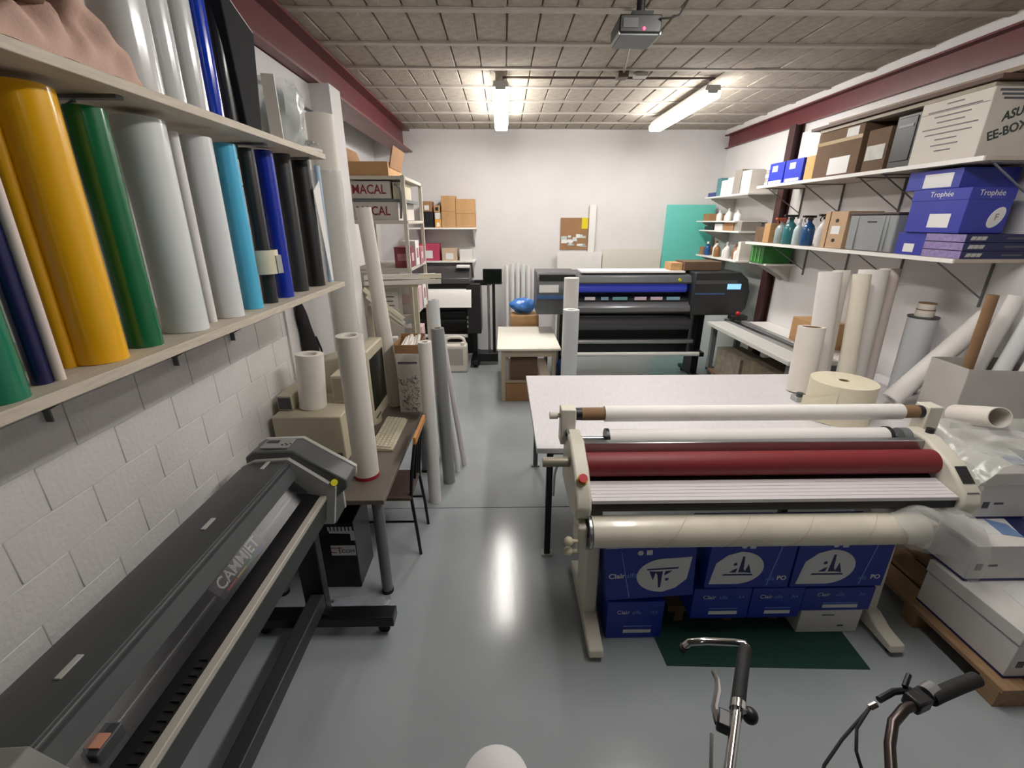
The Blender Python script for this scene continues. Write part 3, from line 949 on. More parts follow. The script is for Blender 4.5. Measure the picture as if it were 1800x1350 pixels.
# emergency stop and controls
nrm = Vector((0, -0.65, 0.76))
c = Vector((0.385, 1.90, 0.99))
MB().cyl(c, c + nrm * 0.008, 0.027, n=18).build('yellow_collar', mat('estop_yellow', 'C79A1E', 0.4), lp)
MB().cyl(c + nrm * 0.008, c + nrm * 0.03, 0.02, 0.022, n=18).build('emergency_stop', mat('estop_red', 'C02030', 0.35), lp)
c = Vector((2.323, 1.905, 0.994))
patch(rect(0.06, 0.09), M_INK, rp, c, (1, 0, 0), (0, 0.76, 0.65), name='control_screen')
patch(rect(0.06, 0.05), M_INKG, rp, c + Vector((0, -0.05, -0.05)), (1, 0, 0), (0, 0.76, 0.65), name='key_pad')
MB().cyl((2.35, 2.17, 1.10), (2.35, 2.17, 1.125), 0.02, n=14).build('black_knob', M_BLACK, rp)
# rollers
MB().cyl((0.425, 2.04, 0.995), (2.275, 2.04, 0.995), 0.064, n=32).build('red_roller', mat('red_rubber', '7E2226', 0.55, var=0.08, scale=4), t)
MB().cyl((0.425, 2.05, 0.868), (2.275, 2.05, 0.868), 0.06, n=24).build('lower_roller', mat('dark_red_rubber', '2A1012', 0.5), t)
MB().box(0.425, 2.275, 2.106, 2.147, 0.98, 1.085).build('nip_guard', M_STEEL, t, bev=0.004)
b = MB()
n = 6
prof = []
for i in range(n):
    a0, a1 = i / n, (i + 0.86) / n
    prof += [(1.985 - 0.14 * a0, 0.928 - 0.026 * a0), (1.985 - 0.14 * a1, 0.928 - 0.026 * a1), (1.985 - 0.14 * (a1 + 0.012), 0.923 - 0.026 * a1), (1.985 - 0.14 * (a1 + 0.018), 0.923 - 0.026 * a1)]
prof += [(1.845, 0.902), (1.845, 0.885), (1.985, 0.905)]
MB().prism(prof, 'x', 0.43, 2.27).build('feed_table', mat('feed_white', 'DCD7DA', 0.45), t)
MB().box(0.43, 2.27, 1.853, 1.885, 0.835, 0.884).build('front_bar', M_BLACKM, t)
# supply rolls at the back
for xx in (0.315, 2.39):
    ps = MB().box(xx, xx + 0.085, 2.25, 2.34, 1.0 if xx < 1 else 0.98, 1.215).build('roll_post', M_CREAMP, t, bev=0.006)
sh = MB().cyl((0.40, 2.295, 1.172), (2.39, 2.295, 1.172), 0.012, n=12).build('supply_shaft', M_STEEL, t)
MB().cyl((0.405, 2.295, 1.172), (0.435, 2.295, 1.172), 0.036, n=20).build('core_chuck', M_BLACK, t)
MB().cyl((2.36, 2.295, 1.172), (2.39, 2.295, 1.172), 0.036, n=20).build('core_chuck', M_BLACK, t)
MB().cyl((0.30, 2.295, 1.165), (0.315, 2.295, 1.165), 0.014, n=12).cyl((0.255, 2.295, 1.165), (0.30, 2.295, 1.165), 0.022, n=14).build('brake_knob', M_CREAMP, t)
tr = roll((0.435, 2.295, 1.172), (2.36, 2.295, 1.172), 0.037, M_CORE, 'white laminating film roll on brown core at the top of the laminator', 0.36, 'film rolls on the laminator', name='film_roll')
MB().hollow((0.565, 2.295, 1.172), (2.27, 2.295, 1.172), 0.045, 0.0372, 32).build('film', M_PAPER, tr)
MB().cyl((0.34, 2.20, 1.065), (0.56, 2.20, 1.065), 0.012, n=14).build('release_shaft', M_STEEL, t)
MB().cyl((2.13, 2.20, 1.065), (2.28, 2.20, 1.065), 0.012, n=14).build('release_shaft', M_STEEL, t)
MB().box(0.345, 0.36, 2.19, 2.30, 1.05, 1.10).build('shaft_bracket', M_STEEL, t)
fr = roll((0.575, 2.20, 1.065), (2.13, 2.20, 1.065), 0.05, M_PAPER, 'white release paper roll behind the red roller of the laminator', 0.3, 'film rolls on the laminator', name='film_roll')
MB().cyl((0.556, 2.20, 1.065), (0.574, 2.20, 1.065), 0.056, n=24).build('end_flange', M_BLACK, fr)
MB().cyl((2.131, 2.20, 1.065), (2.148, 2.20, 1.065), 0.056, n=24).build('end_flange', M_BLACK, fr)
MB().cyl((2.20, 2.195, 1.065), (2.25, 2.195, 1.065), 0.05, n=20).build('tension_wheel', M_MGREY, t)
MB().cyl((0.20, 2.06, 1.0), (0.34, 2.06, 1.0), 0.026, n=18).build('hand_wheel', mat('brass_grey', '9A9282', 0.4, metal=0.4), t)
MB().tube([(0.28, 2.06, 0.99), (0.27, 2.10, 0.9), (0.27, 2.12, 0.75)], 0.007).build('crank_rod', M_STEEL, t)
# front take-up roll with bracket and knobs
for xx in (0.36, 2.125):
    MB().box(xx, xx + 0.05, 1.80, 1.95, 0.62, 0.78).build('take_up_bracket', M_CREAMP, t, bev=0.012)
MB().hollow((0.412, 1.826, 0.735), (0.424, 1.826, 0.735), 0.086, 0.03, 28).build('end_ring', M_STEEL, t)
for zz, yy in ((0.70, 1.80), (0.64, 1.80)):
    MB().cyl((0.325, yy, zz), (0.36, yy, zz), 0.01, n=10).sphere((0.315, yy, zz), 0.024).build('clamp_knob', mat('knob_cream', 'D8D0B4', 0.4), t)
tu = roll((0.43, 1.826, 0.735), (2.10, 1.826, 0.735), 0.079, mat('aged_cream_film', 'E2DAC8', 0.3, var=0.1, scale=6, coat=0.3), 'thick cream film roll across the front of the laminator', 0.4, 'film rolls on the laminator', name='film_roll')
b = MB()
for k in range(5):      # spiral overlap edges of the film
    x0 = 0.75 + 0.32 * k
    b.tube([(x0 + 0.16 * q, 1.826 - 0.0795 * math.cos(-0.9 + 2.6 * q), 0.735 + 0.0795 * math.sin(-0.9 + 2.6 * q)) for q in [i / 9 for i in range(10)]], 0.0012, 5)
b.build('overlap_edge', mat('film_edge', 'B5A98F', 0.4), tu)
# clear film hanging off the right end
rows = []
for i in range(22):
    a = i / 21
    row = []
    for j in range(15):
        bb = j / 14
        yy = 1.73 + 0.10 * bb + 0.015 * math.sin(5 * bb + 7 * a)
        ang = -0.9 + 2.7 * bb
        rr = 0.088 + 0.006 * math.sin(9 * a + 6 * bb)
        xx = 1.95 + 0.42 * a
        droop = 0.26 * max(0, a - 0.42) ** 1.5
        wr = 0.016 * math.sin(11 * a + 5 * bb) * (0.3 + a)
        row.append((xx + 0.02 * math.sin(6 * bb), 1.826 - rr * (1 + 0.5 * a) * math.cos(ang) + wr * 0.5, 0.735 + rr * (1 + 0.9 * a) * math.sin(ang) - droop + wr))
    rows.append(row)
tag(MB().sheet(rows, 0.001).build('film_sheet', mat('clear_film_thin', 'E4E6E2', 0.12, alpha=0.24, bump=1.0, bscale=12), loc=(2.1, 1.83, 0.74)), 'crumpled clear film hanging off the end of the cream roll', 'film')


# ------------------------------------------------------------------ green mat, boxes of paper under the laminator
tag(MB().prism([(0.845, 1.665), (1.90, 1.625), (1.93, 2.30), (0.80, 2.30)], 'z', 0.0, 0.005).build('floor_mat', mat('dark_green_mat', '123E36', 0.85, var=0.1, bump=0.3, bscale=200), loc=(1.35, 1.9, 0)), 'dark green mat on the floor under the laminator', 'mat')


def petal(a, b, n=26, corner=0):
    """leaf outline with one sharp corner at lower left, as printed on the boxes"""
    pts = [(-a, -b)]
    for i in range(n + 1):
        q = -PI / 2 + (PI * 1.0) * i / n
        pts.append((a * (0.02 + 0.98 * math.cos(q)) if q > -PI / 2 else 0, b * math.sin(q)))
    pts.append((-a * 0.45, b * 0.8))
    pts.append((-a * 0.85, b * 0.3))
    return pts


def logo(parent, c, right, up, s=1.0, flip=1):
    right, up = Vector(right).normalized(), Vector(up).normalized()
    patch([(x * s * flip, y * s * flip) for x, y in petal(0.115, 0.088)], M_PRINTW, parent, c, right, up, name='printed_petal')
    m = mat('logo_blue', '1A2260', 0.5)
    for poly in ([(-0.055, -0.035), (0.065, -0.035), (0.06, -0.028), (-0.05, -0.028)],
                 [(0.005, -0.02), (0.012, 0.055), (0.02, 0.055), (0.024, -0.005), (0.035, -0.02)],
                 [(0.03, -0.02), (0.055, -0.024), (0.04, 0.02)],
                 [(-0.03, -0.02), (-0.005, -0.02), (0.0, 0.0), (-0.012, -0.006)],
                 [(-0.018, 0.012), (-0.004, 0.014), (-0.006, 0.026), (-0.016, 0.024)]):
        pl = [(x * s * flip * 1.15, y * s * flip * 1.15) for x, y in poly]
        patch(pl, m, parent, Vector(c) + right.cross(up) * 0.0007, right, up, name='printed_sail')


def paper_box(name, label, x0, x1, y0, y1, z0, z1, m, group, rot=0.0, style='big', flip=1):
    """carton of paper; printed on the face towards -Y. rot tilts it in the plane of that face"""
    cx, cz = (x0 + x1) / 2, (z0 + z1) / 2
    t_ = thing(name, label, 'box', (cx, (y0 + y1) / 2, z0), group)
    R = Vector((math.cos(rot), 0, math.sin(rot)))
    U = Vector((-math.sin(rot), 0, math.cos(rot)))
    MB().rbox((cx, (y0 + y1) / 2, cz), (x1 - x0, y1 - y0, z1 - z0), ry=-rot).build('carton', m, t_, bev=0.003)
    w, h = x1 - x0, z1 - z0

    def P(a, b_):
        return Vector((cx, y0, cz)) + R * (a * w) + U * (b_ * h)
    lb = mat('pale_blue_print', '6E8FD8', 0.5)
    if style == 'big':
        side_ = 1 if flip < 0 else -1
        logo(t_, P(0.15 * side_, -0.06), R, U, min(w / 0.47, h / 0.3) * 1.25, flip)
        patch([(-0.003 - 0.02, h * 0.45), (-0.023 - 0.003, h * 0.45), (0.017, -h * 0.45), (0.023, -h * 0.45)] if flip < 0 else [(0.023, h * 0.45), (0.017, h * 0.45), (-0.023, -h * 0.45), (-0.017, -h * 0.45)], lb, t_, P(-0.28 * side_, 0), R, U, name='printed_rule')
        if flip < 0:
            text('Clair', 0.045, M_PRINTW, t_, P(-0.38, -0.02), R, U, bold=0.001)
            text('alfa', 0.045, lb, t_, P(-0.21, -0.02), R, U)
        else:
            text('alfa', 0.036, lb, t_, P(0.26, -0.30), R, U, shear=0.15)
            text('PO', 0.04, M_PRINTW, t_, P(0.40, -0.29), R, U, bold=0.001)
        patch(rect(0.03, 0.03), M_PRINTW, t_, P(-0.02, 0.40), R, U)
        patch(ell(0.015, 0.015, 14), M_PRINTW, t_, P(-0.12, 0.40), R, U)
    elif style == 'end':
        text('Clair', 0.036, M_PRINTW, t_, P(-0.22, 0.22), R, U)
        text('alfa', 0.036, lb, t_, P(0.02, 0.22), R, U)
        text('A4', 0.03, lb, t_, P(0.33, 0.22), R, U)
        patch(rect(w * 0.5, 0.022), M_PRINTW, t_, P(0.06, -0.30), R, U, name='printed_label')
        patch(rect(w * 0.5, 0.005), lb, t_, P(0.06, -0.16), R, U, name='printed_rule')
    elif style == 'white':
        patch(rect(w * 0.2, 0.006), M_INKG, t_, P(-0.05, 0.3), R, U)
        patch(rect(w * 0.1, 0.012), M_INKG, t_, P(0.2, -0.2), R, U)
    return t_


GB = 'blue paper cartons under the laminator'
M_WBOX = mat('white_carton', 'D8D6D3', 0.6, var=0.04)
paper_box('paper_carton', 'blue paper carton standing on the floor beside the green mat', 0.555, 0.865, 1.835, 2.09, 0.0, 0.262, M_BLUEBOX, GB, style='end')
paper_box('paper_carton', 'tilted blue paper carton with inverted petal logo atop the floor carton', 0.53, 1.0, 1.84, 2.09, 0.285, 0.625, M_BLUEBOX, GB, rot=0.07, flip=-1)
MB_p = thing('pallet_board', 'dark wooden board carrying the lower blue cartons', 'board', (1.28, 2.05, 0.005))
MB().box(0.93, 1.62, 1.93, 2.28, 0.085, 0.125).build('plank', M_CARDD, MB_p)
for xx in (0.98, 1.27, 1.54):
    MB().box(xx, xx + 0.05, 1.94, 2.27, 0.005, 0.085).build('bearer', M_CARDD, MB_p)
paper_box('paper_carton', 'lower blue paper carton on the wooden board beside the tilted one', 1.02, 1.335, 1.845, 2.09, 0.126, 0.335, M_BLUEBOX, GB, style='end')
paper_box('paper_carton', 'lower blue paper carton on the wooden board below the middle petal logo', 1.34, 1.625, 1.845, 2.09, 0.126, 0.335, M_BLUEBOX, GB, style='end')
paper_box('paper_carton', 'blue paper carton with upright petal logo in the middle of the row', 1.07, 1.525, 1.85, 2.09, 0.336, 0.645, M_BLUEBOX, GB)
paper_box('paper_carton', 'white carton on the green mat under the blue cartons', 1.645, 1.99, 1.85, 2.09, 0.005, 0.165, M_WBOX, GB, style='white')
paper_box('paper_carton', 'lower blue paper carton resting on the white carton', 1.63, 2.02, 1.85, 2.09, 0.166, 0.325, M_BLUEBOX, GB, style='end')
paper_box('paper_carton', 'blue paper carton with upright petal logo above the white carton', 1.535, 2.04, 1.85, 2.09, 0.336, 0.645, M_BLUEBOX, GB)


# ------------------------------------------------------------------ pallet with white paper cartons at the right
t = thing('wooden_pallet', 'low wooden pallet under the white paper cartons', 'pallet', (2.9, 1.9, 0))
M_PLANK = mat('pallet_wood', 'A58462', 0.7, var=0.25, scale=8, stretch=(8, 1, 8))
for k in range(6):
    MB().box(2.34 + 0.19 * k, 2.49 + 0.19 * k, 1.42, 2.42, 0.10, 0.122).build('deck_plank', M_PLANK, t)
for yy in (1.43, 1.87, 2.31):
    MB().box(2.34, 3.44, yy, yy + 0.09, 0.0, 0.10).build('bearer', M_PLANK, t)
GW = 'white paper cartons on the pallet'
M_NAVY = mat('navy_print', '1B2358', 0.5)


def white_carton(label, x0, x1, y0, y1, z0, z1, lid=False, topprint=False):
    t_ = thing('white_carton', label, 'box', ((x0 + x1) / 2, (y0 + y1) / 2, z0), GW)
    MB().box(x0, x1, y0, y1, z0, z1).build('carton', M_WBOX, t_, bev=0.004)
    for c_, r_, w_ in (((x0 + x1) / 2, (1, 0, 0), x1 - x0), (None, (0, -1, 0), y1 - y0)):
        if c_ is not None:
            patch(rect(w_, 0.012), M_NAVY, t_, (c_, y0, z0 + 0.008), r_, (0, 0, 1), name='printed_edge_line')
            patch(rect(0.05, 0.012), M_INKG, t_, (x0 + 0.12, y0, z0 + 0.10), r_, (0, 0, 1))
            patch(rect(0.035, 0.04), M_INKG, t_, (x0 + 0.05, y0, z0 + 0.09), r_, (0, 0, 1))
        else:
            patch(rect(w_, 0.012), M_NAVY, t_, (x0, (y0 + y1) / 2, z0 + 0.008), r_, (0, 0, 1), name='printed_edge_line')
    if lid:
        l_ = MB().box(x0 - 0.006, x1 + 0.006, y0 - 0.006, y1 + 0.006, z1 - 0.07, z1 + 0.004).build('lid', M_WBOX, t_, bev=0.004)
    if topprint:
        patch([(-0.12, -0.09), (0.14, -0.12), (0.16, 0.06), (0.02, 0.12), (-0.1, 0.08)], M_PRINTW, t_, (x0 + 0.27, y0 + 0.19, z1 + (0.004 if lid else 0)), (1, 0, 0), (0, 1, 0))
        patch([(0.02, -0.16), (0.22, -0.17), (0.2, 0.05), (0.12, 0.08)], M_NAVY, t_, (x0 + 0.27, y0 + 0.19, z1 + (0.0045 if lid else 0.0005)), (1, 0, 0), (0, 1, 0), name='printed_picture')
        patch([(-0.05, -0.1), (0.04, -0.13), (0.06, -0.02), (-0.02, 0.03)], mat('print_sky', '6E8BB8', 0.5), t_, (x0 + 0.27, y0 + 0.19, z1 + (0.005 if lid else 0.001)), (1, 0, 0), (0, 1, 0), name='printed_picture')
    return t_


white_carton('white lidded carton on the pallet edge nearest the bicycle handlebar', 2.40, 2.87, 1.48, 1.96, 0.123, 0.405, lid=True, topprint=True)
white_carton('white lidded carton on the pallet against the right wall', 2.89, 3.38, 1.46, 2.0, 0.123, 0.405, lid=True)
white_carton('flat white carton with blue picture on top in the middle of the stack', 2.42, 2.93, 1.80, 2.36, 0.412, 0.635, topprint=True)
white_carton('flat white carton beside the one with the blue picture', 2.95, 3.42, 1.78, 2.36, 0.412, 0.635)
white_carton('white lidded carton topmost of its stack beside the laminator', 2.60, 3.08, 2.02, 2.38, 0.637, 0.925, lid=True, topprint=True)
white_carton('topmost white lidded carton of the stack by the right wall', 3.10, 3.46, 2.02, 2.38, 0.637, 0.925, lid=True)
# film over the top cartons, paper tube lying on it
rows = []
for i in range(20):
    a = i / 19
    row = []
    for j in range(16):
        bb = j / 15
        xx = 2.46 + 0.85 * a
        yy = 1.97 + 0.42 * bb
        zz = 0.935 + 0.05 * abs(math.sin(6 * a + 4 * bb)) + 0.03 * abs(math.sin(13 * bb - 5 * a)) + (0.09 * bb if a > 0.1 else 0.03)
        if a < 0.16:
            zz -= (0.16 - a) * 0.9
        row.append((xx, yy, zz))
    rows.append(row)
tag(MB().sheet(rows, 0.001).build('film_sheet', mat('clear_film_thick', 'DDE0D9', 0.15, alpha=0.3, bump=1.0, bscale=9), loc=(2.8, 2.2, 0.935)), 'sheet of clear film spread over the topmost white cartons', 'film')
t = thing('paper_tube', 'open white paper tube lying in front of the grey carton', 'tube', (2.86, 2.4, 1.03))
b = MB().hollow((2.90, 2.56, 1.035), (2.815, 2.25, 1.15), 0.06, 0.055, 32)
b.build('tube_wall', M_PAPERW, t)

# rolls on the far right part of the work table
G4 = 'rolls standing on the work table'


def troll(bx, by, tx, ty, h, r, m, label, core=0.5, cm=None, name='paper_roll'):
    lift = r * math.hypot(tx - bx, ty - by) / h
    return roll((bx, by, TZ + lift), (tx, ty, TZ + h), r, m, label, core, G4, name=name, core_m=cm)


troll(2.42, 3.36, 2.43, 3.40, 0.53, 0.096, M_PAPERW, 'short white roll with brown core at the edge of the table group', 0.72)
troll(2.66, 3.53, 2.62, 3.60, 0.93, 0.083, M_PAPER, 'tall white roll behind the short white roll on the table', 0.6, M_PAPER)
troll(2.80, 3.66, 2.79, 3.71, 0.93, 0.06, M_PAPERW, 'tall warm white roll between two taller white rolls on the table', 0.5, M_PAPERW)
troll(2.79, 3.36, 2.76, 3.45, 0.93, 0.06, mat('ivory_paper', 'E4DDCD', 0.6, var=0.04), 'slim cream roll leaning against the tall white rolls', 0.5, M_PAPERW)
troll(2.93, 3.50, 2.97, 3.60, 0.945, 0.102, M_PAPER, 'tall thick white roll in the middle of the table group', 0.5, M_PAPER)
troll(3.12, 3.58, 3.15, 3.66, 0.95, 0.07, mat('pinkish_white_film', 'DED2CE', 0.5), 'tall pinkish white roll on the table beside the thick white roll', 0.5, M_PAPERW)
g = troll(3.26, 3.34, 3.30, 3.40, 0.60, 0.095, mat('greyish_white_film', 'C9CDD0', 0.35), 'greyish white roll with a dark end plate and stub core', 0.3)
MB().cyl((3.30, 3.40, TZ + 0.60), (3.30, 3.40, TZ + 0.612), 0.1, n=28).build('end_plate', M_DGREY, g)
MB().cyl((3.30, 3.40, TZ + 0.612), (3.30, 3.40, TZ + 0.66), 0.06, n=24).build('stub_core', M_PAPERW, g)
MB().cyl((3.30, 3.40, TZ + 0.668), (3.30, 3.40, TZ + 0.71), 0.055, n=24).build('stub_core', M_PAPERW, g)
MB().cyl((3.30, 3.40, TZ + 0.66), (3.30, 3.40, TZ + 0.668), 0.058, n=24).build('brown_ring', M_CORE, g)
MB().cyl((3.30, 3.40, TZ + 0.71), (3.30, 3.40, TZ + 0.716), 0.056, n=24).build('brown_ring', M_CORE, g)
t = troll(2.36, 2.86, 2.36, 2.86, 0.275, 0.2, M_CREAM, 'very thick cream foam roll standing on the table behind the laminator', 0.16, name='foam_roll')
MB().sheet([[(2.36 + (0.202 + 0.05 * a * a) * math.cos(-2.3 - 0.9 * a), 2.86 + (0.202 + 0.05 * a * a) * math.sin(-2.3 - 0.9 * a), TZ + 0.005 + z_) for z_ in (0, 0.08, 0.16, 0.23 - 0.1 * a)] for a in [i / 7 for i in range(8)]], 0.004).build('loose_flap', M_CREAM, t)
roll((2.90, 3.035, TZ + 0.055), (3.43, 3.06, 1.56), 0.066, M_PAPER, 'long white roll slanting from the table up against the right wall', 0.6, G4, name='paper_roll', core_m=M_PAPER)
t = thing('cable_tie', 'curved black strap standing beside the slanting white roll', 'strap', (2.73, 3.12, TZ))
MB().tube([(2.70, 3.12, 0.93), (2.72, 3.10, 0.98), (2.77, 3.11, 1.02), (2.83, 3.14, 1.04)], 0.009).build('band', M_RUBBER, t)
MB().box(2.685, 2.715, 3.105, 3.135, TZ, 0.94).build('buckle', M_BLACK, t)
t = thing('clamp_block', 'small grey metal block on the table beside the short white roll', 'tool', (2.29, 3.17, TZ))
MB().box(2.245, 2.335, 3.12, 3.2, TZ, TZ + 0.04).build('base', M_STEEL, t, bev=0.004)
MB().cyl((2.29, 3.16, TZ + 0.04), (2.29, 3.16, TZ + 0.065), 0.024, n=14).build('dial', M_DGREY, t)

# grey-white open carton with tubes
t = thing('open_carton', 'open grey-white carton of tubes at the right wall', 'box', (3.2, 2.8, TZ))
M_GWB = mat('grey_white_board', 'B9B6B2', 0.7, var=0.05)
A, B_, C_, D_ = Vector((3.00, 2.66, 0)), Vector((3.46, 2.60, 0)), Vector((3.48, 2.92, 0)), Vector((3.02, 2.95, 0))
for p_, q_ in ((A, B_), (B_, C_), (C_, D_), (D_, A)):
    MB().bar(Vector((p_.x, p_.y, (TZ + 1.30) / 2)), Vector((q_.x, q_.y, (TZ + 1.30) / 2)), 0.006, 1.30 - TZ).build('side_panel', M_GWB, t)
MB().add([(A.x, A.y, TZ + 0.002), (B_.x, B_.y, TZ + 0.002), (C_.x, C_.y, TZ + 0.002), (D_.x, D_.y, TZ + 0.002)], [(0, 1, 2, 3)]).build('bottom_panel', M_CARDD, t)
G5 = 'tubes standing in the open grey-white carton'
roll((3.13, 2.79, TZ + 0.004), (3.125, 2.80, 1.755), 0.03, M_CORE, 'brown cardboard tube sticking up from the open carton', 0.8, G5, name='cardboard_tube')
roll((3.21, 2.86, TZ + 0.02), (3.40, 2.90, 1.73), 0.045, M_PAPER, 'white roll leaning behind the brown cardboard tube', 0.5, G5, name='paper_roll', core_m=M_PAPER)
roll((3.26, 2.76, TZ + 0.02), (3.44, 2.79, 1.64), 0.045, M_VINYLW, 'white roll leaning right beside the brown cardboard tube', 0.5, G5, name='paper_roll', core_m=M_PAPER)
roll((3.33, 2.67, TZ + 0.02), (3.45, 2.68, 1.52), 0.04, M_PAPER, 'lowest white roll leaning out of the open carton', 0.5, G5, name='paper_roll', core_m=M_PAPER)


# ------------------------------------------------------------------ right wall shelves
def bracket_shelf(label, y0, y1, z0, z1, bys, x0=3.0):
    t_ = thing('wall_shelf', label, 'shelf', (XR, (y0 + y1) / 2, z0))
    MB().box(x0, XR - 0.001, y0, y1, z0, z1).build('board', mat('shelf_end_wood', 'B9AD9F', 0.6, var=0.1, scale=10), t_, bev=0.002)
    MB().box(x0 - 0.012, x0, y0 + 0.002, y1 - 0.002, z0 - 0.001, z1 + 0.001).build('edge_strip', M_WHITE, t_)
    for y in bys:
        b_ = MB().bar((XR - 0.009, y, z0), (XR - 0.009, y, z0 - 0.33), 0.022, 0.008)
        b_.bar((XR - 0.012, y, z0 - 0.006), (x0 + 0.05, y, z0 - 0.006), 0.022, 0.008)
        b_.bar((XR - 0.014, y, z0 - 0.27), (x0 + 0.08, y, z0 - 0.012), 0.01, 0.008)
        b_.build('bracket', M_MGREY, t_)
    return t_


U2, L2 = 2.58, 1.96
bracket_shelf('upper white-edged shelf of cartons on the right wall', 3.02, 5.66, U2 - 0.026, U2, (3.04, 3.885, 4.15, 4.9, 5.55))
bracket_shelf('lower white-edged shelf with bin and blue cartons on the right wall', 3.0, 5.7, L2 - 0.026, L2, (3.2, 3.95, 4.6, 5.25))

# upper shelf, from the near end
t = thing('lettered_carton', 'white carton with grey lettered end on the upper right shelf', 'box', (3.25, 3.4, U2))
MB().box(3.02, 3.46, 3.12, 3.62, U2, 2.975).build('carton', mat('grey_white_carton', 'C9C4BA', 0.65, var=0.05), t, bev=0.004)
text('ASUS', 0.07, mat('dark_green_ink', '2E3A34', 0.5), t, (3.19, 3.12, 2.83), (0.94, 0, 0.34), (-0.34, 0, 0.94), shear=0.3, bold=0.002)
text('EE-BOX', 0.072, mat('dark_green_ink', '2E3A34', 0.5), t, (3.175, 3.12, 2.735), (0.94, 0, 0.34), (-0.34, 0, 0.94), bold=0.002)
for k in range(3):
    patch(rect(0.30 - 0.04 * k, 0.012), M_INKG, t, (3.2, 3.12, 2.955 - 0.022 * k), (1, 0, 0), (0, 0, 1), name='small_print')
for k in range(9):
    patch(rect([0.12, 0.38, 0.26, 0.2, 0.4, 0.34, 0.16, 0.2, 0.12][k], 0.008), M_INKG, t, (3.02, 3.37, 2.945 - 0.036 * k), (0, -1, 0), (0, 0, 1), name='small_print')
patch(rect(0.48, 0.003), M_INKG, t, (3.02, 3.37, 2.90), (0, -1, 0), (0, 0, 1), name='printed_rule')
GBD = 'flattened cartons lying on the lettered carton'
for k, (x0, y0, y1, c) in enumerate(((3.03, 3.14, 4.75, 'A39A88'), (3.0, 3.08, 4.85, '5A4136'), (3.06, 3.02, 4.7, '8B7663'))):
    tag(MB().box(x0, 3.47, y0, y1, 2.978 + 0.03 * k, 3.002 + 0.03 * k).build('flattened_carton', mat('panel_' + c, c, 0.6, var=0.15, scale=6), loc=(3.25, 3.9, 2.978 + 0.03 * k)),
        ('pale grey flattened carton lowest of the flat pile on the lettered carton', 'dark brown flattened carton in the middle of the flat pile on the lettered carton', 'light brown flattened carton topmost of the flat pile on the lettered carton')[k], 'flattened carton', GBD)
t = thing('computer_tower', 'black computer tower beside the lettered carton on the upper right shelf', 'computer', (3.25, 3.76, U2))
MB().box(3.05, 3.47, 3.65, 3.86, U2, 2.95).build('case', mat('tower_grey', '2B2D2F', 0.4), t, bev=0.006)
MB().box(3.044, 3.052, 3.67, 3.84, U2 + 0.05, 2.93).build('front_panel', M_BLACK, t, bev=0.004)
MB().box(3.040, 3.046, 3.69, 3.82, 2.86, 2.88).build('drive_slot', M_MGREY, t)
t = thing('wrapped_carton', 'film-wrapped carton of white items beside the black tower', 'box', (3.25, 4.02, U2))
MB().box(3.05, 3.45, 3.9, 4.13, U2, 2.90).build('carton', M_CARDD, t, bev=0.003)
MB().box(3.044, 3.05, 3.92, 4.11, U2 + 0.09, 2.78).build('white_wrap', mat('wrap_white', 'C8C8C2', 0.2, var=0.2, scale=15), t)
t = thing('large_carton', 'large brown carton with yellow tape band on the upper right shelf', 'box', (3.25, 4.46, U2))
MB().box(3.03, 3.46, 4.17, 4.74, U2, 2.972).build('carton', M_CARDD, t, bev=0.004)
MB().box(3.027, 3.031, 4.17, 4.74, 2.86, 2.89).build('tape_band', mat('yellow_tape', '8A6C20', 0.4), t)
patch(rect(0.26, 0.14), M_PRINTW, t, (3.03, 4.40, U2 + 0.09), (0, -1, 0), (0, 0, 1), name='paper_label')
patch(rect(0.14, 0.07), M_LGREY, t, (3.03, 4.30, 2.925), (0, -1, 0), (0, 0, 1), name='paper_label')
t = thing('small_carton', 'pale yellow carton between the large brown carton and blue packs', 'box', (3.2, 4.82, U2))
MB().box(3.04, 3.4, 4.755, 4.89, U2, 2.80).build('carton', mat('pale_yellow_card', 'C8A668', 0.7), t, bev=0.003)
t = thing('small_carton', 'white carton standing on the pale yellow carton and blue packs', 'box', (3.27, 5.02, 2.802))
MB().box(3.12, 3.42, 4.86, 5.18, 2.802, 3.06).build('carton', M_WBOX, t, bev=0.003)
for y0, y1, lb_ in ((4.92, 5.22, 'blue paper pack beside the pale yellow carton'), (5.24, 5.52, 'blue paper pack beside the pile of grey magazines')):
    t = thing('paper_pack', lb_, 'box', (3.2, (y0 + y1) / 2, U2), 'blue paper packs on the upper right shelf')
    MB().box(3.03, 3.40, y0, y1, U2, 2.80).build('carton', mat('bright_blue_print', '2438C4', 0.4, var=0.1), t, bev=0.003)
    patch(rect(0.1, 0.06), M_PRINTW, t, (3.03, y0 + 0.17, 2.74), (0, -1, 0), (0, 0, 1), name='paper_label')
    patch(rect(0.24, 0.03), M_PRINTW, t, (3.03, (y0 + y1) / 2, U2 + 0.025), (0, -1, 0), (0, 0, 1), name='printed_band')
for k in range(5):
    tag(MB().box(3.06 + 0.005 * (k % 2), 3.3, 5.53, 5.645, U2 + 0.042 * k, U2 + 0.04 + 0.042 * k).build('magazine_stack', (M_PAPERW, mat('magazine_grey', 'A39B95', 0.6))[k % 2], loc=(3.2, 5.59, U2 + 0.042 * k), bev=0.002),
        ['lowest', 'second lowest', 'middle', 'second highest', 'topmost'][k] + ' bundle of the magazine pile on the upper right shelf', 'magazines', 'magazine bundles')

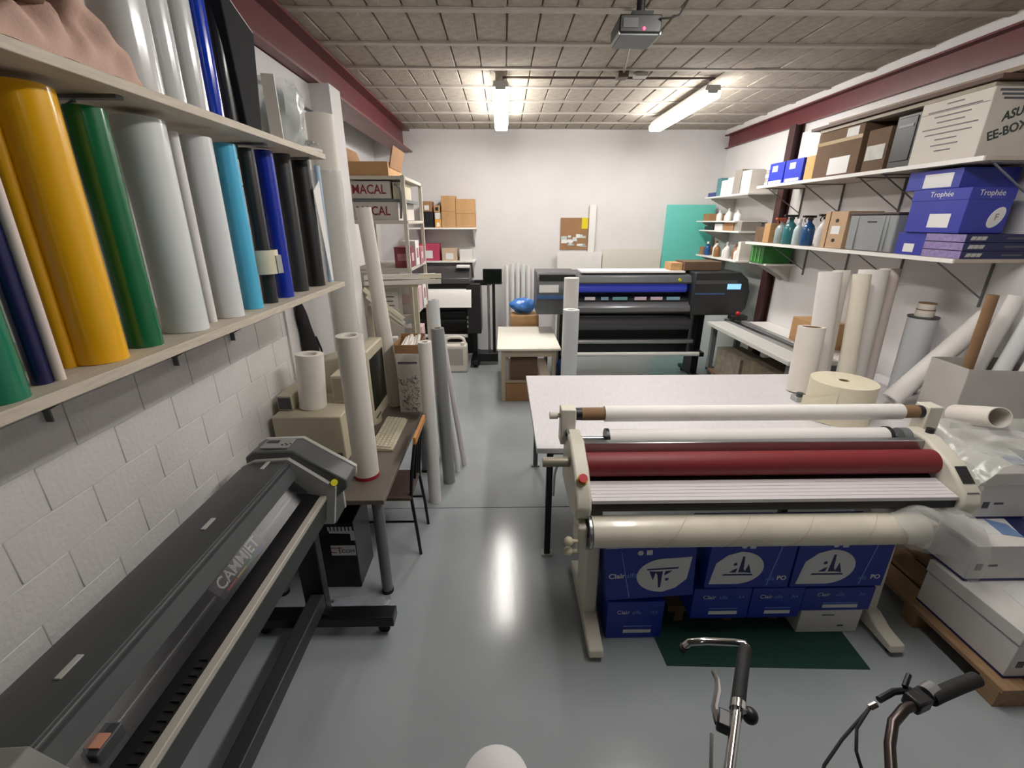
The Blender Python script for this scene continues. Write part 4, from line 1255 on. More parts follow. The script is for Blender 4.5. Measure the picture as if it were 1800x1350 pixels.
# lower shelf, from the near end
GR = 'paper reams and cartons on the lower right shelf'
lilac = mat('lilac_label', '8F7FB0', 0.5, var=0.3, scale=40)
for k in range(3):
    nm = ('lowest', 'middle', 'topmost')[k]
    t = thing('ream_carton', nm + ' of three flat navy ream cartons with lilac ends', 'box', (3.25, 3.2, L2 + 0.052 * k), GR)
    MB().box(3.03, 3.485, 3.0, 3.30, L2 + 0.053 * k, L2 + 0.051 + 0.053 * k).build('carton', mat('dark_navy_print', '10184E', 0.45, var=0.08), t, bev=0.002)
    patch(rect(0.29, 0.047), lilac, t, (3.03, 3.15, L2 + 0.0255 + 0.053 * k), (0, -1, 0), (0, 0, 1), name='lilac_end')
    for q in range(3):
        patch([(-0.02, -0.012), (0.012, -0.012), (0.022, 0.012), (-0.01, 0.012)], M_LGREY, t, (3.075 + 0.036 * q, 3.0, L2 + 0.0255 + 0.053 * k), (1, 0, 0), (0, 0, 1))
    patch(rect(0.14, 0.012), M_INKG, t, (3.37, 3.0, L2 + 0.0255 + 0.053 * k), (1, 0, 0), (0, 0, 1), name='printed_rule')
t = thing('paper_carton', 'indigo paper carton with oval crest on the navy ream cartons', 'box', (3.2, 3.25, L2 + 0.16), GR)
z0, z1 = L2 + 0.16, L2 + 0.455
MB().box(3.03, 3.33, 3.07, 3.50, z0, z1 - 0.012).build('carton', M_BLUEBOX2, t, bev=0.004)
MB().box(3.027, 3.333, 3.067, 3.503, z1 - 0.085, z1 - 0.009).build('lid', M_BLUEBOX2, t, bev=0.003)
text('Trophée', 0.05, M_PRINTW, t, (3.17, 3.067, z1 - 0.045), (1, 0, 0), (0, 0, 1))
text('Trophée', 0.05, M_PRINTW, t, (3.027, 3.27, z1 - 0.045), (0, -1, 0), (0, 0, 1))
patch(rect(0.16, 0.09), M_PRINTW, t, (3.03, 3.24, z0 + 0.08), (0, -1, 0), (0, 0, 1), name='paper_label')
patch([(x * 0.9 + y * 0.35, y) for x, y in ell(0.055, 0.065)], M_PRINTW, t, (3.25, 3.07, z0 + 0.1), (1, 0, 0), (0, 0, 1), name='printed_crest')
text('F', 0.06, mat('crest_brown', '8A7A5A', 0.5), t, (3.25, 3.0685, z0 + 0.1), (1, 0, 0), (0, 0, 1))
t = thing('paper_carton', 'indigo paper carton standing behind the navy ream cartons', 'box', (3.25, 3.42, L2), GR)
z0, z1 = L2, L2 + 0.158
MB().box(3.05, 3.44, 3.31, 3.56, z0, z1).build('carton', M_BLUEBOX2, t, bev=0.003)
patch(rect(0.09, 0.06), M_PRINTW, t, (3.05, 3.44, z0 + 0.05), (0, -1, 0), (0, 0, 1), name='paper_label')
t = thing('paper_carton', 'indigo paper carton on top of the crested carton under the upper shelf', 'box', (3.25, 3.4, L2 + 0.449), GR)
z0, z1 = L2 + 0.449, L2 + 0.575
MB().box(3.06, 3.45, 3.2, 3.62, z0, z1).build('carton', M_BLUEBOX2, t, bev=0.003)
patch(rect(0.22, 0.09), M_PRINTW, t, (3.06, 3.37, z0 + 0.055), (0, -1, 0), (0, 0, 1), name='paper_label')
t = thing('storage_bin', 'grey plastic storage bin with dark handle and brown lid', 'bin', (3.25, 3.83, L2))
MB().prism([(3.04, L2), (3.03, 2.245), (3.46, 2.245), (3.45, L2)], 'y', 3.585, 4.08).build('body', mat('bin_grey', '8E9294', 0.45, var=0.05), t, bev=0.01)
MB().box(3.02, 3.47, 3.575, 4.09, 2.246, 2.262).build('lid', mat('lid_brown', '4B3C36', 0.5), t, bev=0.004)
patch(rect(0.1, 0.03), M_BLACK, t, (3.0335, 3.83, 2.2), (0, -1, 0), (0, 0, 1), name='handle_slot')
for yy in (3.66, 3.70, 3.98):
    MB().box(3.028, 3.04, yy, yy + 0.012, L2 + 0.01, 2.24).build('rib', mat('bin_grey', '8E9294'), t)
t = thing('filing_box', 'tan upright filing box with two finger holes', 'box', (3.2, 4.28, L2))
MB().box(3.04, 3.36, 4.13, 4.42, L2, 2.28).build('case', mat('tan_board', 'B89A7A', 0.7, var=0.06), t, bev=0.004)
for zz in (2.03, 2.2):
    patch(ell(0.022, 0.016, 16), M_INK, t, (3.04, 4.25, zz), (0, -1, 0), (0, 0, 1), name='finger_hole')
patch(rect(0.11, 0.07), M_PRINTW, t, (3.04, 4.25, 2.12), (0, -1, 0), (0, 0, 1), name='paper_label')
MB().box(3.036, 3.042, 4.345, 4.352, L2, 2.28).build('seam', M_CARDD, t)


def bottle(label, x, y, z, h, r, body, cap, spray=False, group='bottles on the lower right shelf'):
    t_ = thing('bottle', label, 'bottle', (x, y, z), group)
    MB().lathe((x, y, z), [(r * 0.9, 0), (r, 0.01), (r, h * 0.55), (r * 0.75, h * 0.68), (r * 0.35, h * 0.76), (r * 0.35, h * 0.84)], 16).build('body', body, t_)
    if spray:
        MB().cyl((x, y, z + h * 0.84), (x, y, z + h * 0.92), r * 0.42, n=12).build('collar', cap, t_)
        MB().prism([(x - r * 1.3, z + h * 0.93), (x - r * 1.3, z + h), (x + r * 0.8, z + h), (x + r * 0.8, z + h * 0.92)], 'y', y - r * 0.3, y + r * 0.3).build('spray_head', cap, t_, bev=0.003)
        MB().tube([(x - r * 0.7, y, z + h * 0.93), (x - r * 1.0, y, z + h * 0.85), (x - r * 0.8, y, z + h * 0.78)], 0.005).build('trigger', cap, t_)
    else:
        MB().cyl((x, y, z + h * 0.84), (x, y, z + h), r * 0.42, n=12).build('cap', cap, t_)
    return t_


m_teal, m_blue = mat('teal_liquid', '2E6E74', 0.2), mat('blue_liquid', '1F4C7E', 0.2)
m_or = mat('orange_plastic', 'C8603C', 0.4)
bottle('white spray bottle with purple label beside the tan filing box', 3.1, 4.50, L2, 0.30, 0.05, mat('milky_plastic', 'C9C6C6', 0.35), M_BLACK, True)
bottle('squat white bottle with dark cap beside the blue spray bottle', 3.25, 4.6, L2, 0.22, 0.055, M_WBOX, mat('purple_cap', '4A3F5A', 0.4))
bottle('blue spray bottle on the lower right shelf', 3.1, 4.72, L2, 0.29, 0.06, m_blue, M_BLACK, True)
bottle('clear pale bottle between blue and teal spray bottles', 3.1, 4.88, L2, 0.26, 0.045, mat('pale_clear', 'B4C4C4', 0.2), M_WHITE)
bottle('teal spray bottle with black trigger head', 3.1, 5.03, L2, 0.30, 0.065, m_teal, M_BLACK, True)
bottle('grey bottle with orange spray head on the lower right shelf', 3.12, 5.22, L2, 0.27, 0.06, mat('grey_clear', '8C9A9C', 0.25), m_or, True)
t = thing('small_carton', 'upright tan carton at the far end of the lower right shelf', 'box', (3.15, 5.4, L2))
MB().box(3.06, 3.3, 5.34, 5.46, L2, 2.17).build('carton', M_CARDL, t, bev=0.003)
t = thing('small_carton', 'dark brown carton beside the upright tan carton at the shelf end', 'box', (3.2, 5.58, L2))
MB().box(3.08, 3.38, 5.48, 5.68, L2, 2.13).build('carton', M_CARDD, t, bev=0.003)


# ================================================================== BACK OF THE ROOM
# ------------------------------------------------------------------ sheets leaning at the back wall
def sheet_board(label, x0, x1, z1, y0, th, m, name='panel_sheet'):
    return tag(MB().box(x0, x1, y0, y0 + th, 0, z1).build(name, m, loc=((x0 + x1) / 2, y0, 0), bev=0.002), label, 'panel')


sheet_board('tall teal board standing against the back wall', 2.63, 3.42, 2.44, 7.62, 0.02, M_TEAL, 'board_sheet')
sheet_board('narrow tall white board strip beside the cardboard collage', 1.395, 1.50, 2.44, 7.66, 0.012, M_WHITE, 'board_sheet')
sheet_board('low white board standing below the cardboard collage', 0.89, 1.625, 1.715, 7.60, 0.018, M_WHITE, 'board_sheet')
sheet_board('wide off-white board standing beside the teal board', 1.64, 2.615, 1.768, 7.61, 0.018, mat('offwhite_board', 'DAD6CC', 0.5), 'board_sheet')
t = thing('collage_poster', 'brown cardboard collage with yellow note on the back wall', 'poster', (1.16, 7.69, 1.75))
MB().box(0.935, 1.385, 7.685, 7.697, 1.75, 2.245).build('backing', M_CARD, t)
patch(rect(0.10, 0.17), mat('yellow_note', 'D8C418', 0.5), t, (1.33, 7.685, 2.16), (1, 0, 0), (0, 0, 1), name='yellow_note')
rnd = random.Random(5)
for k in range(16):
    patch(rect(rnd.uniform(0.05, 0.11), rnd.uniform(0.025, 0.06)), mat('cutting_%d' % (k % 4), ('C9CFCC', 'E2E4E0', '9FA6A4', 'B8C4C4')[k % 4], 0.6), t,
          (rnd.uniform(0.99, 1.33), 7.6849 - 0.0002 * k, rnd.uniform(1.80, 1.97)), (1, 0, 0), (0, 0, 1), name='paper_cutting')

G6 = 'white tubes standing at the back wall'
for k, (xx, hh) in enumerate(((0.05, 1.50), (0.145, 1.53), (0.235, 1.55), (0.325, 1.52), (0.415, 1.50))):
    roll((xx, 7.56, 0), (xx, 7.60, hh), 0.034, (M_PAPER, M_VINYLW)[k % 2], ['first', 'second', 'third', 'fourth', 'fifth'][k] + ' tall white tube from the touch screen at the back wall', 0.6, G6, name='paper_tube', core_m=M_PAPERW)

# ------------------------------------------------------------------ back wall shelves with cartons
def back_shelf(label, x0, x1, z, d):
    t_ = thing('wall_shelf', label, 'shelf', ((x0 + x1) / 2, YB, z))
    MB().box(x0, x1, YB - d, YB - 0.001, z - 0.025, z).build('board', M_WHITE, t_, bev=0.002)
    for xx in (x0 + 0.12, x1 - 0.06):
        MB().prism([(YB - 0.002, z - 0.026), (YB - d + 0.04, z - 0.026), (YB - d + 0.04, z - 0.04), (YB - 0.002, z - 0.30)], 'x', xx, xx + 0.02).build('bracket', M_LGREY, t_)
    return t_


back_shelf('upper white shelf with brown cartons on the back wall', -1.48, -0.43, 2.10, 0.42)
back_shelf('lower white shelf with magenta carton on the back wall', -1.48, -0.46, 1.60, 0.40)
GC = 'brown cartons on the back shelf'


def carton(name, label, x0, x1, y0, y1, z0, z1, m, group=None, tape=False, lab=None):
    t_ = thing(name, label, 'box', ((x0 + x1) / 2, (y0 + y1) / 2, z0), group)
    MB().box(x0, x1, y0, y1, z0, z1).build('carton', m, t_, bev=0.003)
    if tape:
        MB().box((x0 + x1) / 2 - 0.02, (x0 + x1) / 2 + 0.02, y0 - 0.001, y1, z1 - 0.001, z1 + 0.001).box((x0 + x1) / 2 - 0.02, (x0 + x1) / 2 + 0.02, y0 - 0.001, y0, z1 - 0.07, z1).build('tape', mat('clear_tape', 'B08A55', 0.3), t_)
    if lab:
        patch(rect((x1 - x0) * lab, (z1 - z0) * lab), M_PRINTW, t_, ((x0 + x1) / 2, y0, (z0 + z1) / 2 - (z1 - z0) * 0.12), (1, 0, 0), (0, 0, 1), name='paper_label')
    return t_


carton('brown_carton', 'lower inner brown carton of four on the upper back shelf', -0.955, -0.735, 7.32, 7.62, 2.10, 2.33, M_CARDL, GC, True)
carton('brown_carton', 'upper inner brown carton, tallest of four on the upper back shelf', -0.95, -0.735, 7.32, 7.60, 2.332, 2.555, M_CARDL, GC, True)
carton('brown_carton', 'lower outer brown carton at the free end of the upper back shelf', -0.73, -0.44, 7.32, 7.62, 2.10, 2.30, M_CARDL, GC, True)
carton('brown_carton', 'upper outer brown carton at the free end of the upper back shelf', -0.73, -0.44, 7.32, 7.60, 2.302, 2.51, M_CARDL, GC, True)
carton('small_carton', 'orange and white carton beside the four brown cartons', -1.06, -0.965, 7.33, 7.55, 2.10, 2.22, mat('orange_card', 'D99A3A', 0.6), GC, lab=0.5)
carton('small_carton', 'small white carton on the orange carton of the back shelf', -1.06, -0.97, 7.35, 7.55, 2.222, 2.32, M_WBOX, GC)
tc = carton('small_carton', 'tan carton with dark square opening on the back shelf', -1.07, -0.975, 7.34, 7.55, 2.322, 2.42, M_CARDL, GC)
MB().box(-1.045, -1.0, 7.336, 7.342, 2.345, 2.395).build('opening', M_INK, tc)
carton('open_carton', 'black carton on the upper back shelf beside the rack', -1.27, -1.09, 7.34, 7.6, 2.10, 2.33, M_BLACK, GC)
carton('small_carton', 'brown and white carton lying on the black carton', -1.26, -1.10, 7.36, 7.6, 2.332, 2.48, M_CARD, GC, lab=0.45)
carton('magenta_carton', 'magenta carton with white label on the lower back shelf', -1.40, -1.02, 7.33, 7.6, 1.60, 1.86, mat('magenta_print', 'B5405E', 0.5, var=0.1), 'small cartons on the lower back shelf', lab=0.45)
carton('small_carton', 'pale brown carton with white label beside the magenta carton', -0.98, -0.74, 7.34, 7.6, 1.60, 1.79, mat('pale_tan', 'BFA88F', 0.7), 'small cartons on the lower back shelf', lab=0.5)
carton('small_carton', 'small white carton with dark mark at the end of the lower back shelf', -0.70, -0.50, 7.34, 7.6, 1.60, 1.77, M_WBOX, 'small cartons on the lower back shelf')

# ------------------------------------------------------------------ left rack with long boxes
t = thing('storage_rack', 'beige steel rack with lettered boxes beside the back printer', 'rack', (-1.25, 5.0, 0))
M_RACK = mat('rack_beige', 'C4BDB0', 0.5, var=0.05)
for xx in (-1.52, -0.965):
    for yy in (4.58, 5.5):
        MB().box(xx, xx + 0.035, yy, yy + 0.035, 0, 2.60).build('post', M_RACK, t)
for zz in (0.12, 0.75, 1.25, 1.72, 2.17, 2.565):
    MB().box(-1.52, -0.93, 4.585, 5.53, zz, zz + 0.03).build('shelf_board', M_RACK, t, bev=0.002)
MB().box(-1.485, -1.05, 4.595, 4.605, 0.15, 1.715).build('side_panel', mat('rack_panel', 'C9C3B8', 0.6, var=0.05), t)
MB().tube([(-1.03, 4.6, 2.53), (-0.985, 4.6, 2.49), (-0.975, 4.6, 2.40), (-0.99, 4.6, 2.22)], 0.012).build('curved_brace', M_MGREY, t)
GM = 'lettered long boxes in the rack'
for k, (x0, x1, z0, z1) in enumerate(((-1.47, -1.08, 2.40, 2.555), (-1.48, -1.02, 2.202, 2.37))):
    bx = thing('long_box', ('upper', 'lower')[k] + ' long box with dark red lettering in the rack', 'box', ((x0 + x1) / 2, 5.0, z0), GM)
    MB().box(x0, x1, 4.64, 5.45, z0, z1).build('carton', mat('box_greywhite', 'BBB6B0', 0.6), bx, bev=0.003)
    text('MACAL', 0.115, mat('dark_red_ink', '7A1426', 0.5), bx, ((x0 + x1) / 2 - 0.01, 4.64, (z0 + z1) / 2), (1, 0, 0), (0, 0, 1), sx=0.85, bold=0.002)
    patch(rect(x1 - x0 - 0.02, 0.012), M_LGREY, bx, ((x0 + x1) / 2, 4.64, z0 + 0.012), (1, 0, 0), (0, 0, 1), name='printed_band')
MB().box(-1.485, -0.965, 4.66, 5.46, 2.372, 2.398).build('inner_shelf', M_MGREY, t)
MB().rbox((-1.02, 4.9, 2.47), (0.075, 0.5, 0.15)).build('end_plate', M_BEIGE, t)
# open carton on the rack top
bx = thing('open_carton', 'open brown carton with raised flaps on top of the rack', 'box', (-1.3, 4.9, 2.595))
b = MB().box(-1.50, -1.08, 4.62, 4.63, 2.596, 2.72).box(-1.50, -1.08, 5.2, 5.21, 2.596, 2.72).box(-1.50, -1.49, 4.63, 5.2, 2.596, 2.72).box(-1.09, -1.08, 4.63, 5.2, 2.596, 2.72).box(-1.49, -1.09, 4.63, 5.2, 2.596, 2.602)
b.build('carton_body', M_CARDL, bx)
MB().rbox((-1.055, 4.92, 2.77), (0.012, 0.5, 0.19), ry=0.25).build('flap', M_CARD, bx)
MB().rbox((-1.50, 4.92, 2.79), (0.01, 0.5, 0.15), ry=-0.3).build('flap', M_CARD, bx)
# things on the rack shelves facing the aisle
PK = [mat('pink_print', 'B0707A', 0.6, var=0.3, scale=30), mat('pale_pink', 'D8B8BE', 0.6, var=0.15, scale=20), M_WBOX, mat('dusky_red', '7E3440', 0.6)]
GP = 'small packs on the open side of the rack'
spots = [(1.28, 0.0), (1.28, 0.22), (1.28, 0.44), (1.752, 0.0), (1.752, 0.22), (1.752, 0.44), (0.78, 0.0), (0.78, 0.25)]
names = ['white-and-pink pack low in the rack nearest the desk', 'pale pink pack in the middle of the low rack shelf', 'white pack at the back of the low rack shelf',
         'dusky red pack under the lettered boxes nearest the desk', 'white pack under the lettered boxes in the middle', 'pink pack under the lettered boxes at the back',
         'white carton on the rack shelf at desk height', 'pale pink carton on the rack shelf at desk height']
for k, (zz, dy) in enumerate(spots):
    hh = (0.30, 0.24, 0.28, 0.2, 0.25, 0.18, 0.35, 0.3)[k]
    bx = thing('stock_pack', names[k], 'box', (-1.0, 4.75 + dy, zz), GP)
    MB().box(-1.10, -0.935 + 0.01 * (k % 3), 4.66 + dy, 4.86 + dy, zz, zz + hh).build('carton', PK[(2, 1, 2, 3, 2, 0, 2, 1)[k]], bx, bev=0.003)
    patch(rect(0.1, hh * 0.4), PK[k % 2], bx, (-0.935 + 0.01 * (k % 3), 4.76 + dy, zz + hh * 0.5), (0, 1, 0), (0, 0, 1), name='printed_label')
    patch(rect(0.1, hh * 0.35), PK[(k + 1) % 2], bx, (-1.02, 4.66 + dy, zz + hh * 0.5), (1, 0, 0), (0, 0, 1), name='printed_label')
bx = thing('pinned_notice', 'paper notice with small print on the rack side panel', 'notice', (-1.2, 4.59, 1.3))
MB().box(-1.33, -1.09, 4.59, 4.5945, 1.22, 1.52).build('sheet', M_PAPERW, bx)
for k in range(5):
    patch(rect(0.15 - 0.02 * (k % 2), 0.01), M_INKG, bx, (-1.2, 4.59, 1.47 - 0.045 * k), (1, 0, 0), (0, 0, 1), name='small_print')
# long white profiles lying across the rack front
GL = 'long white profiles lying across the rack end'
t = thing('profile_trestle', 'dark trestle bracket carrying the white profiles at the rack end', 'trestle', (-1.1, 4.4, 0))
MB().box(-1.34, -1.30, 4.36, 4.40, 0, 1.60).build('upright', M_BEIGE, t)
MB().box(-0.90, -0.86, 4.46, 4.50, 0, 1.60).build('upright', M_BEIGE, t)
MB().bar((-1.34, 4.38, 1.60), (-0.85, 4.48, 1.60), 0.04, 0.03).build('arm', M_BEIGE, t)
for k in range(6):
    y0 = 4.30 + 0.035 * (k % 3)
    z0 = 1.617 + 0.05 * (k // 3)
    tag(MB().bar((-1.33, y0 + 0.03, z0 + 0.022), (-0.62 - 0.06 * (k % 4), y0 + 0.17, z0 + 0.022), 0.03, 0.04).build('white_profile', (M_PAPERW, M_CREAM, M_WHITE)[k % 3], loc=(-1.0, y0 + 0.1, z0)), ['longest', 'second', 'third', 'topmost inner', 'topmost middle', 'topmost outer'][k] + ' ' + ('white', 'cream', 'bright white')[k % 3] + ' profile in the bundle lying across the rack end', 'profile', GL)
for k in range(3):
    tag(MB().bar((-1.32 + 0.02 * k, 4.24 + 0.015 * k, 1.60 - 0.07 * k), (-0.98, 4.30 + 0.02 * k, 1.30 - 0.05 * k), 0.025, 0.035).build('white_profile', (M_CREAM, M_PAPERW, M_BEIGE)[k], loc=(-1.15, 4.27, 1.45)), ('cream', 'white', 'beige')[k] + ' short profile slanting down beside the rack', 'profile', 'slanting profiles')

# ------------------------------------------------------------------ black printer at the back left
t = thing('wide_format_printer', 'black wide-format printer with touch screen stand at the back wall', 'printer', (-1.0, 7.0, 0))
MB().prism([(6.86, 1.30), (6.88, 1.38), (7.05, 1.50), (7.28, 1.53), (7.30, 1.30)], 'x', -1.46, -0.52).build('top_cover', mat('printer_charcoal', '3A3A3C', 0.4), t, bev=0.008)
MB().prism([(6.92, 1.12), (6.90, 1.295), (7.30, 1.295), (7.30, 1.12)], 'x', -1.44, -0.54).build('print_bay', M_BLACK, t)
MB().box(-0.72, -0.52, 6.95, 7.1, 1.531, 1.56).build('white_tray', M_WHITE, t)
MB().sheet([[(x_, 6.90 - 0.10 * s_, 1.22 - 0.27 * s_ * s_) for x_ in (-1.40, -1.1, -0.8, -0.50)] for s_ in [i / 5 for i in range(6)]], 0.002).build('printed_sheet', M_PAPER, t)
MB().prism([(6.88, 0.96), (6.90, 1.115), (7.30, 1.115), (7.28, 0.94)], 'x', -1.42, -0.56).build('front_apron', M_BLACK, t)
MB().box(-0.58, -0.36, 6.88, 7.32, 0.52, 1.30).build('ink_tower', mat('printer_black', '222224', 0.4), t, bev=0.01)
for k in range(3):
    MB().box(-0.58 - 0.002, -0.56, 6.876, 6.88, 0.62 + 0.07 * k, 0.66 + 0.07 * k).build('ink_light', M_STEEL, t)
MB().box(-1.38, -0.58, 6.93, 7.27, 0.66, 0.935).build('roll_housing', mat('printer_blackest', '101012', 0.35), t, bev=0.01)
MB().cyl((-1.36, 6.90, 0.72), (-0.6, 6.90, 0.72), 0.03, n=16).build('media_roller', M_BLACKM, t)
MB().cyl((-1.36, 6.90, 0.86), (-0.6, 6.90, 0.86), 0.025, n=16).build('media_roller', M_BLACKM, t)
MB().cyl((-1.38, 6.95, 0.47), (-0.58, 6.95, 0.47), 0.028, n=18).build('white_bar', M_PAPER, t)
for xx in (-1.36, -0.47):
    MB().box(xx - 0.035, xx + 0.035, 7.0, 7.2, 0.12, 0.66).build('leg', M_BLACKM, t)
    MB().box(xx - 0.06, xx + 0.06, 6.72, 7.42, 0.05, 0.12).build('foot', M_BLACKM, t, bev=0.006)
    for yy in (6.78, 7.36):
        MB().cyl((xx - 0.02, yy, 0.025), (xx + 0.02, yy, 0.025), 0.025, n=12).build('caster', M_RUBBER, t)
MB().box(-1.36, -0.46, 7.12, 7.18, 0.13, 0.655).build('lower_panel', M_BLACK, t)
MB().box(-0.42, -0.10, 6.86, 7.10, 0.06, 0.20).build('stand_base', M_BLACK, t, bev=0.01)
MB().cyl((-0.24, 6.98, 0.20), (-0.24, 6.98, 1.28), 0.02, n=14).build('screen_pole', M_STEEL, t)
MB().cyl((-0.16, 6.98, 0.20), (-0.16, 6.98, 1.30), 0.024, n=14).build('cable_pole', M_BLACK, t)
MB().box(-0.46, -0.20, 6.99, 7.03, 1.26, 1.34).build('screen_arm', M_BLACK, t)
sc = MB().rbox((-0.175, 6.93, 1.40), (0.29, 0.03, 0.23), rx=-0.08).build('touch_screen', M_BLACK, t, bev=0.004)
MB().rbox((-0.175, 6.912, 1.40), (0.265, 0.004, 0.205), rx=-0.08).build('screen_glass', M_GLASSD, sc)

# white jerrycan
t = thing('jerrycan', 'white plastic jerrycan on the floor before the black printer', 'canister', (-0.745, 6.6, 0))
MB().box(-0.93, -0.565, 6.50, 6.70, 0.0, 0.44).build('body', mat('milky_can', 'D9D4C8', 0.45, var=0.03), t, bev=0.035, seg=4)
MB().tube([(-0.90, 6.6, 0.43), (-0.88, 6.6, 0.51), (-0.82, 6.6, 0.535), (-0.67, 6.6, 0.535), (-0.62, 6.6, 0.51), (-0.60, 6.6, 0.43)], 0.025, 10).build('handle', mat('milky_can', 'D9D4C8'), t)
MB().cyl((-0.63, 6.53, 0.43), (-0.63, 6.53, 0.475), 0.03, n=16).build('cap', M_WHITE, t)
patch(rect(0.24, 0.26), mat('grey_label', 'A8A49C', 0.5), t, (-0.75, 6.50, 0.25), (1, 0, 0), (0, 0, 1), name='paper_label')
patch(rect(0.045, 0.035), M_INK, t, (-0.86, 6.50, 0.06), (1, 0, 0), (0, 0, 1), name='hazard_mark')

# ------------------------------------------------------------------ small white table with boxes
t = thing('side_table', 'small white square table with beige frame in the middle of the room', 'table', (0.33, 5.8, 0))
MB().box(-0.09, 0.70, 5.27, 6.50, 0.695, 0.72).build('table_top', mat('cream_white_top', 'EEEBDE', 0.4), t, bev=0.003)
M_TFR = mat('taupe_frame', 'B3A690', 0.55)
MB().box(-0.03, 0.64, 5.33, 5.355, 0.60, 0.694).build('apron', M_TFR, t)
MB().box(-0.03, 0.64, 6.40, 6.425, 0.60, 0.694).build('apron', M_TFR, t)
MB().box(-0.03, -0.005, 5.355, 6.40, 0.60, 0.694).build('apron', M_TFR, t)
MB().box(0.615, 0.64, 5.355, 6.40, 0.60, 0.694).build('apron', M_TFR, t)
for xx in (-0.04, 0.60):
    for yy in (5.32, 6.39):
        MB().box(xx, xx + 0.05, yy, yy + 0.05, 0, 0.694).build('leg', M_TFR, t, bev=0.004)
MB().box(0.0, 0.61, 5.37, 6.39, 0.24, 0.262).build('lower_shelf', M_TFR, t)
carton('brown_carton', 'dark brown carton on the lower shelf of the small white table', 0.08, 0.42, 5.42, 5.85, 0.263, 0.56, M_CARDD, 'cartons under the small white table')
carton('brown_carton', 'brown carton on the floor under the small white table', 0.02, 0.45, 5.33, 5.9, 0.0, 0.235, M_CARD, 'cartons under the small white table')
carton('brown_carton', 'low brown carton on the floor between small table and white tubes', 0.10, 0.52, 6.58, 6.95, 0.0, 0.86, M_CARDL, 'cartons under the small white table')
roll((0.035, 5.43, 0.263), (0.035, 5.43, 0.58), 0.022, M_LGREY, 'short grey tube standing on the lower shelf of the small white table', 0.6, name='paper_tube')


def blob(c, r, seed, n=22, m_=14, sc=(1, 1, 1)):
    rnd_ = random.Random(seed)
    ph = [rnd_.uniform(0, 6) for _ in range(8)]
    b_ = MB().sphere(c, r, n, m_, sc)
    c = Vector(c)
    for i, v in enumerate(b_.v):
        d = v - c
        th, z_ = math.atan2(d.y, d.x), d.z / r
        k = 1 + 0.10 * math.sin(5 * th + ph[0] + 3 * z_) + 0.08 * math.sin(9 * th + ph[1] - 4 * z_) + 0.06 * math.sin(7 * z_ + ph[2] + 2 * th)
        b_.v[i] = c + d * k
    zmin = min(v.z for v in b_.v)
    for v in b_.v:
        pass
    return b_


M_BAG = mat('blue_plastic_bag', '4A86D8', 0.25, var=0.3, scale=14)
tag(blob((0.30, 6.78, 0.99), 0.15, 2, sc=(1.35, 0.9, 0.7)).build('plastic_bag', M_BAG, loc=(0.3, 6.78, 0.86)), 'bright blue plastic bag on the tall brown carton', 'bag', 'blue plastic bags')
tag(blob((0.82, 5.75, 0.22), 0.22, 4, sc=(0.55, 0.8, 1.0)).build('plastic_bag', mat('dark_blue_bag', '1F3F72', 0.3, var=0.3, scale=14), loc=(0.82, 5.75, 0.0)), 'dark blue plastic bag on the floor beside the small table', 'bag', 'blue plastic bags')
G7 = 'white rolls standing before the long printer'
roll((0.77, 5.02, 0), (0.77, 5.05, 1.245), 0.094, M_VINYLW, 'shorter white roll standing before the long grey printer', 0.5, G7, name='paper_roll', core_m=M_PAPER)
roll((0.80, 5.29, 0), (0.80, 5.32, 1.57), 0.088, M_PAPER, 'taller white roll standing before the long grey printer', 0.5, G7, name='paper_roll', core_m=M_PAPER)

# ------------------------------------------------------------------ long printer at the back right
t = thing('wide_format_printer', 'long dark grey printer with blue lit window at the back of the room', 'printer', (1.85, 6.3, 0))
M_PG = mat('printer_grey', '505356', 0.42, var=0.05)
M_PGD = mat('printer_dark', '2C2E30', 0.4)
# left block
lb_ = MB().prism([(5.99, 1.0), (5.97, 1.28), (5.99, 1.44), (6.08, 1.55), (6.60, 1.55), (6.62, 1.0)], 'x', 0.44, 0.98).build('left_block', M_PG, t, bev=0.01)
MB().box(0.47, 0.95, 5.984, 6.03, 1.46, 1.53).build('black_band', M_BLACK, lb_)
MB().box(0.44, 0.98, 5.964, 5.972, 1.215, 1.265).build('blue_stripe', mat('stripe_blue', '3C5C8E', 0.4), lb_)
patch(rect(0.26, 0.10), M_PRINTW, lb_, (0.60, 5.974, 1.35), (1, 0, 0), (0, 0, 1), name='maker_label')
# middle
MB().prism([(6.02, 1.42), (6.06, 1.50), (6.25, 1.535), (6.60, 1.535), (6.60, 1.40), (6.03, 1.40)], 'x', 0.98, 2.53).build('top_cover', M_PG, t, bev=0.008)
MB().box(1.05, 2.46, 6.12, 6.5, 1.536, 1.558).build('white_sheet', M_PAPER, t)
MB().box(0.98, 2.53, 6.26, 6.30, 1.13, 1.40).build('bay_back', mat('bay_dark', '15161C', 0.4), t)
MB().cyl((1.0, 6.15, 1.335), (2.5, 6.15, 1.335), 0.06, n=20).build('carriage_rail', mat('blue_led_glow', '3E49B8', 0.3, emit=0.12), t)  # blue LED light of the bay put into the rail's colour and glow
MB().prism([(6.06, 1.16), (6.06, 1.20), (6.25, 1.22), (6.25, 1.14)], 'x', 0.98, 2.53).build('platen', M_PGD, t)
for k, (x0, w_, c) in enumerate(((1.10, 0.14, 'D8CDD2'), (1.32, 0.10, '7FA6B4'), (1.48, 0.20, '6FA8A8'), (1.78, 0.16, 'D9C3CF'), (2.0, 0.16, 'D6C2CA'), (2.22, 0.18, '88B4C4'))):
    MB().box(x0, x0 + w_, 6.04, 6.058, 1.185, 1.225).build('media_clamp', mat('clamp_' + c, c, 0.4), t)
